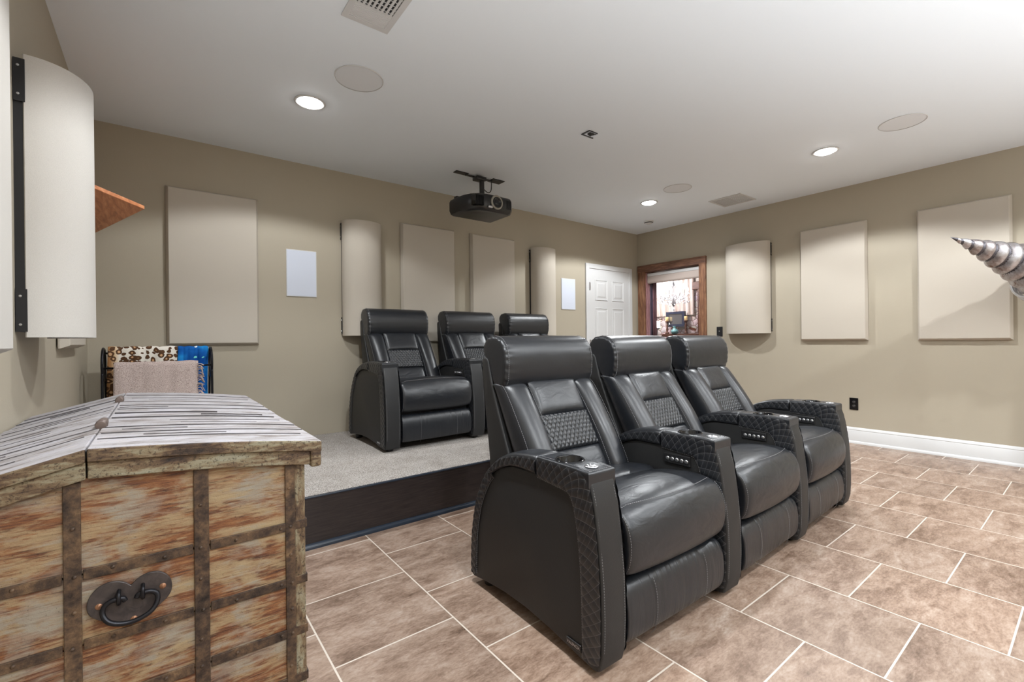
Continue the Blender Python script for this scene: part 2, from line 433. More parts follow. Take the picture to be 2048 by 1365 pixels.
# ------------------------------------------------------------------ room shell
W = .12
def simple(name, boxes, m, kind=True, bev=0.):
    b = new()
    for q in boxes: box(b, *q, bev=bev)
    o = obj(name, b, m)
    if kind: struct(o)
    return o
simple('floor', [(XL-W, XR+.25, YF-W, YB+W, -.1, 0)], M['tile'])['label'] = 'brown stone tile floor'
simple('ceiling', [(XL-W, XR+.25, YF-W, YB+W, H, H+.1)], M['ceil'])
simple('wall_left', [(XL-W, XL, YF-W, YB+W, 0, H)], M['wall'])
simple('wall_back', [(XL, XR+.25, YB, YB+W, 0, H)], M['wall'])
simple('wall_front', [(XL, XR+.25, YF-W, YF, 0, H)], M['wall'])
WY0, WY1, WZ0, WZ1 = 3.27, 4.16, .92, 2.10           # window opening
WT = .25
simple('wall_right', [(XR, XR+WT, YF, WY0, 0, H), (XR, XR+WT, WY1, YB, 0, H), (XR, XR+WT, WY0, WY1, 0, WZ0), (XR, XR+WT, WY0, WY1, WZ1, H)], M['wall'])
def baseboard(name, axis, a, b_, wall, sgn):
    prof = [(0, 0), (.030, 0), (.030, .012), (.026, .022), (.018, .028), (.018, .128), (.014, .135), (.016, .142), (.011, .152), (.007, .160), (0, .165)]
    b = new()
    if axis == 'y': prism(b, [(wall+sgn*p[0], p[1]) for p in prof], 'y', a, b_)
    else: prism(b, [(wall+sgn*p[0], p[1]) for p in prof], 'x', a, b_)
    return struct(obj(name, b, M['white'], angle=40))
baseboard('baseboard_right', 'y', YF, YB, XR, -1)
baseboard('baseboard_back', 'x', 4.45, 4.565, YB, -1)
baseboard('baseboard_left', 'y', YF, 2.58, XL, 1)

# ------------------------------------------------------------------ door in the back wall
def make_door():
    x0, x1, zt = 4.618, 5.470, 2.075
    d = thing('door_1', 'white six-panel door in the back wall beside the wood-framed window', 'door', (0, 0, 0)); d['kind'] = 'structure'
    b = new(); y = YB-.012
    box(b, x0, x1, y, YB+.02, .01, zt)
    leaf = obj('door_leaf', b, M['white'], d)
    # raised panels with moulded rims
    def panel(xa, xb, za, zb):
        p = new()
        for (i, dy, dz) in ((0, 0, 0), ):
            pass
        prof = [(0, .0), (.010, -.007), (.022, .004), (.045, .004), (.06, -.004)]
        rings = [[(xa+o_, y-h-.001, za+o_), (xb-o_, y-h-.001, za+o_), (xb-o_, y-h-.001, zb-o_), (xa+o_, y-h-.001, zb-o_)] for o_, h in [(0, .0), (.008, .009), (.02, .001), (.042, .001), (.058, .008)]]
        loft(p, rings, cap=False); p.faces.new([p.verts[i] for i in range(len(p.verts)-4, len(p.verts))]) if False else None
        p.verts.ensure_lookup_table(); p.faces.new([p.verts[i] for i in range(16, 20)])
        bmesh.ops.recalc_face_normals(p, faces=p.faces[:])
        obj('door_panel', p, M['white'], d)
    cols = [(4.735, 4.995), (5.085, 5.345)]
    for xa, xb in cols:
        panel(xa, xb, 1.64, 1.93); panel(xa, xb, .98, 1.54); panel(xa, xb, .22, .88)
    c = new(); t_ = .024
    box(c, 4.555, x0+.002, YB-t_, YB, 0, zt+.065, .004); box(c, x1-.002, x1+.062, YB-t_, YB, 0, zt+.065, .004); box(c, x0, x1, YB-t_, YB, zt, zt+.065, .004)
    obj('door_casing', c, M['white'], d)
    for z in (1.83, 1.05, .25):
        h = new(); box(h, x0-.006, x0+.022, YB-.024, YB-.012, z-.05, z+.05, .002); lathe(h, [(0, -.052), (.006, -.052), (.006, .052), (0, .052)], (x0-.004, YB-.026, z), 10)
        obj('hinge', h, M['steel'], d)
    k = new(); lathe(k, [(0, 0), (.028, 0), (.028, .006), (.012, .012), (.011, .035), (.026, .045), (.028, .062), (.018, .072), (0, .074)], (x1-.06, y, .95), 16, (0, -1, 0)); obj('door_knob', k, M['steel'], d, True)
make_door()

# ------------------------------------------------------------------ window with rough wood frame and roller blind
def make_window():
    w = thing('window_1', 'rough wood framed window with raised roller blind in the right wall', 'window'); w['kind'] = 'structure'
    f = .105; x = XR-.03
    for nm, q, m in (('frame_board', (x, XR+.02, WY0-.075, WY0+.02, WZ0-.1, WZ1-.006), 'frame_wood'), ('frame_board', (x, XR+.02, WY1-.004, WY1+.105, WZ0-.1, WZ1-.006), 'frame_wood'),
                     ('frame_board', (x-.004, XR+.015, WY0-.079, WY1+.109, WZ1-.01, WZ1+.087), 'frame_wood_h'), ('window_sill', (x-.04, XR+.02, WY0-.09, WY1+.11, WZ0-.04, WZ0+.005), 'frame_wood_h')):
        b = new(); box(b, *q, bev=.006); obj(nm, b, M[m], w)
    for a, q, m in ((0, (XR+.021, XR+.10, WY1-.018, WY1+.01), 'jamb_wood'), (1, (XR+.10, XR+.17, WY1-.016, WY1+.01), 'jamb_dark'), (2, (XR+.17, XR+.26, WY1-.022, WY1+.01), 'jamb_wood'), (3, (XR+.021, XR+.26, WY0-.01, WY0+.018), 'jamb_wood')):
        b = new(); box(b, *q, WZ0, WZ1, bev=.003); obj('jamb_board', b, M[m], w)
    b = new(); box(b, XR+.02, XR+.26, WY0, WY1, WZ1-.018, WZ1+.005); obj('jamb_board', b, M['frame_wood_h'], w)
    b = new(); box(b, XR+.115, XR+.12, WY0+.015, WY1-.025, WZ0, WZ1-.015); obj('window_pane', b, M['glass'], w)
    r = new(); box(r, XR+.03, XR+.09, WY0+.02, WY1-.02, WZ1-.075, WZ1-.03, .008); obj('blind_headrail', r, M['white'], w)
    r = new(); prism(r, [(XR+.028, WZ1-.075), (XR+.085, WZ1-.075), (XR+.08, WZ1-.165), (XR+.07, WZ1-.18), (XR+.04, WZ1-.18), (XR+.028, WZ1-.16)], 'y', WY0+.022, WY1-.022, .006); obj('roller_blind', r, M['blind'], w, angle=30)
make_window()

# ------------------------------------------------------------------ carpeted platform
def make_platform():
    p = thing('seating_platform', 'low carpeted platform with black riser board under the rear recliners', 'platform', (2.0, 2.6, 0))
    x0, x1, y0 = XL-2.0, 4.42-2.0, 0.
    b = new(); box(b, x0, x1, y0+.02, YB-2.6-.002, .0, PZ-.02); obj('platform_core', b, M['riser'], p)
    b = new(); box(b, x0, x1, y0+.012, YB-2.6-.002, PZ-.03, PZ, .008); obj('carpet', b, M['carpet'], p)
    b = new(); box(b, x0, x1, y0, y0+.02, .0, PZ-.012, .002); box(b, x1-.02, x1, y0, YB-2.6-.002, 0, PZ-.012); obj('riser_board', b, M['riser'], p)
    b = new(); box(b, x0, x1, y0-.004, y0+.016, PZ-.014, PZ-.004, .003); obj('edge_strip', b, M['riser_trim'], p)
    q = [(y0-.022+.022*(1-math.cos(a)), .0+.022*math.sin(a)+.004) for a in [i*PI/2/6 for i in range(7)]]
    b = new(); prism(b, [(y0+.0, 0), (y0-.022, 0)]+q, 'x', x0, x1); obj('quarter_round', b, M['riser_trim'], p, angle=50)
make_platform()

# ------------------------------------------------------------------ wall panels
def flat_panel(label, wall, c, w, z0, z1, m='fabric', t=.05):
    """bevelled acoustic panel: wall 'back'/'right'/'left', c centre along the wall"""
    o = thing('acoustic_panel', label, 'acoustic panel', (0, 0, 0), 0, 'flat fabric acoustic panels')
    f = .042
    def P(s, d, z):
        if wall == 'back': return (c+s, YB-d, z)
        if wall == 'right': return (XR-d, c+s, z)
        return (XL+d, c+s, z)
    def ring(s, zz0, zz1, d): return [P(-s, d, zz0), P(s, d, zz0), P(s, d, zz1), P(-s, d, zz1)]
    b = new(); h = w/2
    loft(b, [ring(h-.008, z0+.008, z1-.008, .004), ring(h, z0, z1, .008), ring(h, z0, z1, .014), ring(h-.014, z0+.014, z1-.014, t-.003), ring(h-.018, z0+.018, z1-.018, t)])
    obj('fabric_face', b, M[m], o)
    b = new(); lo = [P(-h+.05, 0.001, z0+.05), P(h-.05, .006, z1-.05)]
    q = sorted([lo[0][0], lo[1][0]])+sorted([lo[0][1], lo[1][1]])+[z0+.05, z1-.05]
    box(b, *q); obj('backing_board', b, M['black'], o)
    return rebase(o, P(0, 0, (z0+z1)/2))
flat_panel('large beige fabric panel left of the white speaker, farthest left on back wall', 'back', .342, .61, 1.09, 2.29)
flat_panel('beige fabric panel between a curved panel and the panel under projector', 'back', 2.208, .61, 1.09, 2.29)
flat_panel('beige fabric panel directly under the projector on the back wall', 'back', 3.024, .61, 1.09, 2.29)
flat_panel('beige fabric panel beside the curved panel on the right wall', 'right', 1.775, .61, 1.065, 2.285)
flat_panel('beige fabric panel behind the silver drill on the right wall', 'right', .782, .61, 1.06, 2.285)
flat_panel('pale fabric panel cut off by the left edge of the photo', 'left', 1.72, .61, 1.075, 2.29, 'fabric_light')
flat_panel('pale fabric panel mostly hidden behind the curved left wall panel', 'left', 3.40, .61, 1.085, 2.285, 'fabric')

def curved_panel(label, wall, c, w, z0, z1, bul, m='fabric', bracket=True):
    o = thing('curved_panel', label, 'acoustic panel', (0, 0, 0), 0, 'curved fabric sound diffusers')
    def P(s, d, z):
        if wall == 'back': return (c+s, YB-d, z)
        if wall == 'right': return (XR-d, c+s, z)
        return (XL+d, c+s, z)
    n = 24; off = .028; b = new()
    arc = [(-w/2*math.cos(PI*i/n), off+bul*math.sin(PI*i/n)**.9) for i in range(n+1)]
    out = [(s, d) for s, d in arc]; inn = [(s*.975, max(off-.004, d-.008)) for s, d in arc][::-1]
    pr = out+inn
    loft(b, [[P(s, d, z0) for s, d in pr], [P(s, d, z1) for s, d in pr]], cap=False)
    for k in (0, 1):
        b.verts.ensure_lookup_table()
        for i in range(n):
            N = len(pr); a = k*N+i; a2 = k*N+i+1; c1 = k*N+(N-1-i); c2 = k*N+(N-2-i)
            b.faces.new([b.verts[j] for j in (a, a2, c2, c1)])
    bmesh.ops.recalc_face_normals(b, faces=b.faces[:])
    obj('fabric_shell', b, M[m], o, angle=40)
    b = new()
    def wb(s0, s1, d0, d1, za, zb, bev=.0):
        a, e = P(s0, d0, za), P(s1, d1, zb); box(b, min(a[0], e[0]), max(a[0], e[0]), min(a[1], e[1]), max(a[1], e[1]), za, zb, bev)
    for sg in (-1, 1):
        wb(sg*w/2*.98-(.012 if sg > 0 else 0), sg*w/2*.98+(.012 if sg < 0 else 0), 0., off, z0+.02, z1-.02)
        for za, zb in ((z0+.02, z0+.17), (z1-.17, z1-.02)): wb(sg*w/2*.99-.006, sg*w/2*.99+.006, .002, off+.003, za, zb)
    for z in (z0+.02, z1-.045): wb(-w/2*.9, w/2*.9, 0, .012, z, z+.025)
    br = obj('mounting_frame', b, M['black'], o)
    b = new()
    for sg in (-1, 1):
        for z in (z0+.045, z0+.145, z1-.145, z1-.045):
            lathe(b, [(0, .002), (.004, .0015), (.0045, 0)], P(sg*w/2*.99+sg*.0062, .014, z), 8, {'left': (0, sg, 0), 'right': (0, sg, 0), 'back': (sg, 0, 0)}[wall])
    obj('screw_heads', b, M['steel'], br)['kind'] = 'stuff'
    return rebase(o, P(0, 0, (z0+z1)/2))
curved_panel('tall curved fabric panel behind the nearest rear recliner on back wall', 'back', 1.505, .365, 1.16, 2.215, .14)
curved_panel('curved fabric panel with dark left edge, beside the small wall speaker', 'back', 3.76, .365, 1.16, 2.225, .14)
curved_panel('curved fabric panel right of the window on the right wall', 'right', 2.65, .52, 1.155, 2.235, .15)
curved_panel('large pale curved fabric panel at the left edge, nearest the camera', 'left', 2.52, .40, 1.13, 2.13, .165, 'fabric_light')

def wall_speaker(label, x0, x1, z0, z1):
    o = thing('wall_speaker', label, 'speaker', ((x0+x1)/2, YB, (z0+z1)/2), 0, 'white in-wall speakers'); w, h = (x1-x0)/2, (z1-z0)/2
    b = new(); box(b, -w, w, -.008, 0, -h, h, .003); obj('speaker_frame', b, M['white'], o)
    b = new(); box(b, -w+.006, w-.006, -.010, -.006, -h+.006, h-.006, .001); obj('speaker_grille', b, M['spk'], o)
wall_speaker('white rectangular wall speaker right of the large left panel', .860, 1.108, 1.503, 1.911)
wall_speaker('small white wall speaker left of the white door', 4.108, 4.362, 1.496, 1.903)

# ------------------------------------------------------------------ outlet and switch
def outlet():
    o = thing('wall_outlet', 'black power outlet low on the right wall above baseboard', 'outlet', (XR, 1.60, .406))
    b = new(); box(b, -.006, 0, -.038, .038, -.062, .062, .003); obj('cover_plate', b, M['gloss'], o)
    for z in (-.02, .02):
        b = new(); lathe(b, [(0, .003), (.013, .003), (.016, 0)], (-.006, 0, z), 16, (-1, 0, 0)); s = obj('socket', b, M['plastic'], o)
        b = new(); box(b, -.0098, -.0085, -.007, -.004, z-.003, z+.006); box(b, -.0098, -.0085, .004, .007, z-.003, z+.006); lathe(b, [(0, .001), (.002, 0)], (-.0088, 0, z-.008), 8, (-1, 0, 0)); obj('slots', b, M['steel'], s)
outlet()
def switch():
    o = thing('light_switch', 'small black light switch plate between window and curved panel', 'switch', (XR, 3.025, 1.186))
    b = new(); box(b, -.006, 0, -.039, .039, -.063, .063, .003); obj('cover_plate', b, M['black'], o)
    b = new(); box(b, -.016, -.004, -.005, .005, -.004, .014, .002); obj('toggle', b, M['steel'], o)
switch()

# ------------------------------------------------------------------ ceiling fittings
def ceiling_light(label, x, y, power, first=[None]):
    loc = (x, y, H)
    if first[0] is None:
        o = thing('ceiling_light', label, 'ceiling light', loc, 0, 'recessed ceiling lights'); first[0] = o
        b = new(); lathe(b, [(.078, -.001), (.094, -.001), (.096, -.004), (.092, -.008), (.082, -.009), (.076, -.006)], seg=32); obj('trim_ring', b, M['white'], o, True)
        b = new(); lathe(b, [(0, -.026), (.035, -.024), (.058, -.018), (.072, -.009), (.078, -.002)], seg=32); obj('lens', b, M['glow'], o, True)
    else: o = dup(first[0], loc, 0, label)
    ld = bpy.data.lights.new('lamp_beam', 'SPOT'); ld.energy = power; ld.color = (.94, .975, 1.); ld.spot_size = math.radians(141); ld.spot_blend = .2; ld.shadow_soft_size = .055
    lo = bpy.data.objects.new('lamp_beam', ld); C.objects.link(lo); lo.parent = o; lo.location = (0, 0, -.03)
    return o
LP = 84.
ceiling_light('lit recessed ceiling light left of the projector, nearest left wall', .787, 3.158, LP)
ceiling_light('lit recessed ceiling light above the right wall panels', 4.46, 1.437, LP)
ceiling_light('lit recessed ceiling light far corner side near the smoke detector', 4.463, 3.196, LP)
for x, y in ((.787, 1.437), (.787, -.32), (4.46, -.32), (.787, -2.1), (4.46, -2.1), (2.62, -.32)):
    ceiling_light('recessed ceiling light behind or above the camera', x, y, LP)

def added_uplight(label, x, y, e, first=[None]):  # unseen can lights added behind the camera to brighten the ceiling
    if first[0] is None:
        o = thing('added_uplight', label, 'fill light', (x, y, 0), 0, 'unseen fill uplights added on the floor'); first[0] = o
        b = new(); lathe(b, [(0, 0), (.10, 0), (.10, .30), (.092, .30), (.092, .12), (0, .12)], seg=28); obj('can', b, M['black'], o, angle=40)
        b = new(); lathe(b, [(0, .205), (.06, .20), (.085, .17)], seg=28); obj('lens', b, M['grille'], o, True)
    else: o = dup(first[0], (x, y, 0), 0, label)
    ld = bpy.data.lights.new('uplight', 'SPOT'); ld.energy = UP*e; ld.color = (.95, .98, 1.); ld.spot_size = math.radians(134); ld.spot_blend = .5; ld.shadow_soft_size = .08
    lo = bpy.data.objects.new('uplight', ld); C.objects.link(lo); lo.parent = o; lo.location = (0, 0, .32); lo.rotation_euler = (PI, 0, 0)
UP = 115.
added_uplight('unseen fill uplight added behind the camera, left', .7, -1.3, 1.7)
added_uplight('unseen fill uplight added behind the camera, middle', 2.1, -2.1, .8)
added_uplight('unseen fill uplight added behind the camera, right', 3.4, -2.8, .4)

def round_speaker(label, x, y, r=.14, first=[None]):
    if first[0] is None:
        o = thing('ceiling_speaker', label, 'speaker', (x, y, H), 0, 'round white ceiling speakers'); first[0] = o
        b = new(); lathe(b, [(r-.006, -.001), (r, -.001), (r, -.004), (r-.003, -.006), (r-.006, -.005)], seg=48); obj('rim', b, M['white'], o, True)
        b = new(); lathe(b, [(0, -.003), (r-.005, -.003), (r-.005, 0)], seg=48); obj('speaker_grille', b, M['grille'], o)
        return o
    return dup(first[0], (x, y, H), 0, label)
round_speaker('round white ceiling speaker between front vent and left ceiling light', .953, 2.707)
round_speaker('round white ceiling speaker at the upper right of the ceiling', 4.33, .905)
round_speaker('round white ceiling speaker beside the far ceiling light', 4.29, 2.72)

def vent(label, x0, x1, y0, y1, split, near=True):
    o = thing('ceiling_vent', label, 'vent', ((x0+x1)/2, (y0+y1)/2, H), 0); w, h = (x1-x0)/2, (y1-y0)/2
    b = new(); f = .028
    for q in ((-w, w, -h, -h+f), (-w, w, h-f, h), (-w, -w+f, -h+f, h-f), (w-f, w, -h+f, h-f)): box(b, *q, -.007, -.001)
    obj('vent_frame', b, M['white'], o)
    b = new(); box(b, -w+f, w-f, -h+f, split-.004, -.0015, -.0005); obj('vent_back', b, M['plastic'] if near else M['grille'], o)
    b = new(); box(b, -w+f, w-f, split-.004, h-f, -.0015, -.0005); obj('vent_back', b, M['grille'], o)
    b = new(); n = 14 if near else 10
    # one half of slats closed along x, other half open across
    for i in range(n):
        y = split+(h-f-split)*(i+.5)/n; box(b, -w+f, w-f, y-.0042, y+.0036, -.0058, -.002, rot=Matrix.Rotation(.3, 3, 'X'))
    m2 = 8
    for i in range(m2):
        xx = -w+f+(2*w-2*f)*(i+.5)/m2; box(b, xx-.005, xx+.006, -h+f, split-.008, -.006, -.002)
    for i in range(6):
        y = -h+f+(split-.008+h-f)*(i+.5)/6; box(b, -w+f, w-f, y-.0015, y+.0015, -.0045, -.002)
    obj('slats', b, M['white'], o)
    b = new(); box(b, -w+f, w-f, split-.008, split, -.0065, -.0015); obj('divider', b, M['white'], o)
    return o
vent('white ceiling vent with open slats at the top edge of photo', .698, .928, 1.90, 2.222, .035)
vent('pale ceiling vent near the right wall above the curved panel', 4.985, 5.352, 2.405, 2.772, .0, False)

def misc_ceiling():
    o = thing('ceiling_plate', 'small square black-edged ceiling plate with wiring right of the projector', 'wall plate', (2.62, 2.392, H))
    b = new(); a = .062; box(b, -a, -a+.012, -.042, .042, -.007, -.001); box(b, -a, a, .032, .042, -.007, -.001); box(b, -a+.01, .03, -.042, -.035, -.007, -.001); obj('plate_edge', b, M['plastic'], o)
    b = new(); box(b, -a+.012, a-.02, -.035, .032, -.004, -.001); obj('plate_body', b, M['steel'], o)
    b = new()
    for i in range(9):
        t_ = i*.7; tube(b, smooth_path([(random.uniform(-.035, .03), random.uniform(-.028, .024), -.005) for _ in range(4)], 12), .0025, 6)
    obj('wiring', b, M['plastic'], o, True)
    o = thing('smoke_detector', 'small round white smoke detector in the far ceiling corner', 'smoke detector', (5.17, 3.71, H))
    b = new(); lathe(b, [(0, -.038), (.03, -.037), (.05, -.03), (.056, -.018), (.062, -.016), (.066, -.004), (.066, 0)], seg=32); obj('detector_body', b, M['white'], o, True)
    b = new(); lathe(b, [(.0515, -.028), (.0575, -.021), (.0575, -.019), (.0515, -.025)], seg=32); obj('detector_slot', b, M['plastic'], o, True)
misc_ceiling()

# ------------------------------------------------------------------ projector
def make_projector():
    o = thing('projector', 'black projector hanging from its ceiling mount over the rear recliners', 'projector', (2.42, 3.62, H))
    X0, Y0, Z0 = -2.42, -3.62, -H
    b = new()
    # ceiling feet, crossbar
    box(b, 2.165+X0, 2.30+X0, 3.625+Y0, 3.685+Y0, -.008, -.001, .002); box(b, 2.56+X0, 2.70+X0, 3.60+Y0, 3.70+Y0, -.008, -.001, .002)
    box(b, 2.28+X0, 2.58+X0, 3.64+Y0, 3.665+Y0, -.018, -.008, .002); obj('ceiling_plate', b, M['black'], o)
    b = new(); box(b, -.055, .055, -.035, .05, -.05, -.014, .008); lathe(b, [(.024, -.05), (.024, -.21), (.03, -.21), (.03, -.225)], (0.02, 0, 0), 20); box(b, -.06, .085, -.06, .05, -.238, -.222, .004); box(b, -.09, .11, -.075, -.05, -.246, -.236, .002); box(b, -.09, .11, .03, .055, -.246, -.236, .002)
    obj('mount_pole', b, M['plastic'], o, angle=35)
    b = new(); tube(b, smooth_path([(.03, .02, -.06), (.055, .015, -.115), (.10, .012, -.14), (.135, .012, -.11), (.14, .012, -.012)], 30), .0045, 8); obj('power_cable', b, M['plastic'], o, True)
    # body : rounded wedge shaped housing
    z0, z1 = 2.272-H, 2.424-H
    def ring(z, k, dz=0):
        pts = [(-.268, .118), (-.270, .0), (-.258, -.085), (-.225, -.165), (-.165, -.222), (-.09, -.245), (.08, -.245), (.185, -.242), (.222, -.20), (.222, .118)]
        return [(x*k[0]+(1-k[0])*-.04, y*k[1]+(1-k[1])*-.02, z) for x, y in pts]
    b = new(); loft(b, [ring(z0, (.86, .9)), ring(z0+.012, (.95, .95)), ring(z0+.045, (1, 1)), ring(z1-.03, (1, 1)), ring(z1-.008, (.96, .97)), ring(z1, (.9, .93))])
    body = obj('projector_body', b, M['plastic'], o, angle=32)
    b = new()
    for i in range(8): box(b, -.222+i*.012, -.2165+i*.012, -.258+.0*i, -.19, z0+.035, z1-.03)
    obj('front_grille', b, M['gloss'], o)
    b = new()
    for i in range(5): box(b, .128+i*.011, .133+i*.011, -.2455, -.2, z0+.045, z1-.03)
    obj('side_grille', b, M['gloss'], o)
    lc = (.01, -.245, z0+.083)
    b = new(); lathe(b, [(.055, 0), (.064, .004), (.066, .012), (.060, .02), (.05, .02), (.05, .004)], lc, 32, (0, -1, 0)); obj('lens_ring', b, mat('lens_ring_grey', s2l(150, 146, 136), .4, .3), o, True)
    b = new(); lathe(b, [(.05, .004), (.048, .018), (.034, .016), (.032, .008), (.02, .012), (0, .016)], lc, 32, (0, -1, 0)); obj('lens', b, M['gloss'], o, True)
    b = new(); box(b, -.085, -.035, -.262, -.24, z0+.022, z0+.045, .008); obj('lens_shift_cover', b, M['steel'], o)
    for dx in (-.2, .15):
        b = new(); lathe(b, [(0, 0), (.012, 0), (.012, .012), (.008, .016)], (dx, .06, z1), 12); obj('foot', b, M['plastic'], o, True)
    b = new(); box(b, -.23, -.12, .05, .10, z1-.004, z1+.03, .006); obj('lamp_cover', b, M['plastic'], o)
make_projector()

# ------------------------------------------------------------------ recliners
AW = .125          # arm width
def quilt_h(u, v, a, b):
    h = 1.
    for q in (u/a+v/b, u/a-v/b):
        d = abs((q % 1.)-.5)*2; h *= 1-d**3
    return h**.6
def make_recliner(label):
    R = thing('recliner', label, 'recliner', (0, 0, 0), 0, 'black leather cinema recliners')
    # --- base and feet
    b = new(); box(b, -.30, .30, .07, .78, .055, .33, .01); obj('base', b, M['black'], R)
    # --- arms
    prof = [(.018, .026), (.004, .08), (0, .18), (.002, .31), (.012, .43), (.028, .55), (.046, .625), (.062, .652), (.10, .668), (.20, .668), (.316, .664), (.34, .668), (.47, .650), (.56, .616), (.62, .576), (.66, .539), (.713, .462), (.758, .367), (.79, .23), (.80, .10), (.80, .04), (.785, .028), (.70, .042), (.55, .058), (.40, .060), (.25, .048), (.10, .026), (.04, .020)]
    def interp(pl, n):
        return smooth_path([(0, p[0], p[1]) for p in pl], n)
    arms = []
    for sg in (-1, 1):
        xa = sg*(.3175+AW/2); lo, hi = xa-AW/2, xa+AW/2
        b = new()
        body = [p if not (.07 < p[0] < .33 and p[1] > .6) else (p[0], p[1]-.062) for p in prof]
        body = prof[:6]+[(.046, .618), (.054, .640), (.070, .642), (.076, .604), (.316, .604), (.322, .60), (.47, .598), (.56, .575), (.615, .54)]+[(.66, .515), (.705, .455), (.75, .362), (.783, .225), (.795, .10)]+prof[20:]
        prism(b, body, 'x', lo+.004, hi-.004, .012, 3, 35)
        a = obj('arm', b, M['vinyl'], R, angle=40); arms.append(a)
        # console cap with cup hole
        b = new(); yc, cr, zt = .205, .046, .668
        hole = [(xa+cr*math.cos(2*PI*i/32), yc+cr*math.sin(2*PI*i/32)) for i in range(32)]
        x0, x1, y0, y1 = lo-.002, hi+.002, .049, .314
        def edge(i):
            th = 2*PI*i/32; dx, dy = math.cos(th), math.sin(th); ts = []
            if abs(dx) > 1e-9: ts.append(((x1 if dx > 0 else x0)-xa)/dx)
            if abs(dy) > 1e-9: ts.append(((y1 if dy > 0 else y0)-yc)/dy)
            k = min(ts); return (xa+dx*k, yc+dy*k)
        ed = [edge(i) for i in range(32)]
        # snap nearest edge points to the corners
        for cx in (x0, x1):
            for cy in (y0, y1):
                j = min(range(32), key=lambda q: (ed[q][0]-cx)**2+(ed[q][1]-cy)**2); ed[j] = (cx, cy)
        zf = lambda y: zt-(.10*(max(0, .10-y)) if y < .10 else 0)-.02*max(0, y-.25)
        ins = [(xa+(p[0]-xa)*.93, yc+(p[1]-yc)*.965) for p in ed]
        loft(b, [[(p[0], p[1], .645) for p in hole], [(p[0], p[1], zt) for p in hole], [(p[0], p[1], zf(p[1])) for p in ins], [(p[0], p[1], zf(p[1])-.005) for p in ed], [(p[0], p[1], zf(p[1])-.012) for p in ed], [(p[0], p[1], .595) for p in ed]], cap=False)
        cap = obj('console_top', b, M['leather'], a, angle=50)
        b = new(); lathe(b, [(.047, .002), (.052, .004), (.054, .0015), (.0555, 0)], (xa, yc, zt), 32); lathe(b, [(.047, .003), (.045, 0), (.043, -.05), (.036, -.056), (0, -.056)], (xa, yc, zt), 32); obj('cup_holder', b, M['gloss'], a, True)
        b = new(); lathe(b, [(0, .003), (.022, .0028), (.024, 0)], (xa, .098, zt-.001), 24); lathe(b, [(.0, .0045), (.006, .004), (.007, .002)], (xa, .098, zt-.001), 12)
        for i in range(6):
            an = i*PI/3; lathe(b, [(0, .0045), (.0035, .004), (.004, .002)], (xa+.014*math.cos(an), .098+.014*math.sin(an), zt-.001), 8)
        obj('touch_button', b, M['steel'], a, True)
        # quilted bands on both faces of the arm
        def band(outer, inner, n, name='quilted_band', xs=(lo, hi), prt=.005, m='quilt_arm'):
            bb = new(); lay = uvlayer(bb); NV = 14
            O = interp(outer, n); I = interp(inner, n); n2 = min(len(O), len(I))
            acc = [0]
            for i in range(1, n2): acc.append(acc[-1]+((O[i]-O[i-1]).length+(I[i]-I[i-1]).length)/2)
            for side, x in ((-1, xs[0]), (1, xs[1])):
                cols = []
                for i in range(n2):
                    wd = (O[i]-I[i]).length; row = []
                    for k in range(NV+1):
                        v = k/NV; q = O[i].lerp(I[i], v); hgt = prt*(min(1, min(v, 1-v)/.10)**.5*.55+.62*quilt_h(acc[i], v*wd, .037, .05))
                        row.append((bb.verts.new((x+side*hgt, q.y, q.z)), (acc[i], v*wd)))
                    cols.append(row)
                for i in range(n2-1):
                    for k in range(NV):
                        q = (cols[i][k], cols[i+1][k], cols[i+1][k+1], cols[i][k+1])
                        f = bb.faces.new([z[0] for z in q])
                        for lp, z in zip(f.loops, q): lp[lay].uv = z[1]
            bmesh.ops.recalc_face_normals(bb, faces=bb.faces[:])
            return obj(name, bb, M[m], a, True)
        band([(.314, .660), (.20, .664), (.10, .660), (.062, .642), (.046, .612), (.03, .545), (.014, .43), (.006, .31), (.004, .18), (.008, .08), (.018, .048)],
             [(.314, .592), (.22, .585), (.155, .578), (.135, .560), (.122, .53), (.108, .47), (.096, .38), (.09, .29), (.087, .18), (.086, .09), (.088, .040)], 150)
        band([(.62, .565), (.655, .535), (.708, .46), (.752, .367), (.784, .23), (.793, .10), (.791, .050)], [(.605, .522), (.632, .498), (.672, .44), (.712, .355), (.742, .225), (.75, .10), (.75, .050)], 90)
        # rear arm pad : quilted sides, smooth top
        top = [(.322, .662), (.345, .668), (.47, .651), (.56, .617), (.615, .578), (.645, .552)]; bot = [(.322, .600), (.345, .602), (.47, .600), (.56, .568), (.60, .545), (.63, .53)]
        T = interp(top, 30); Bt = interp(bot, 30); rings = []
        for p, q in zip(T, Bt):
            h = p.z-q.z; cx = AW/2+.004; r_ = []
            for s_, zz in ((-1, 0), (-1, .55), (-.97, .78), (-.86, .93), (-.6, 1.01), (0, 1.03), (.6, 1.01), (.86, .93), (.97, .78), (1, .55), (1, 0)): r_.append((xa+s_*cx, q.y+(p.y-q.y)*zz, q.z+h*zz))
            rings.append(r_)
        b = new(); loft(b, rings); obj('arm_pad', b, M['leather'], a, angle=60)
        band([(p.y, p.z-.012) for p in T][::5], [(p.y, p.z+.004) for p in Bt][::5], 80, 'pad_quilting', (lo-.004, hi+.004), .004)
        # stitching
        b = new()
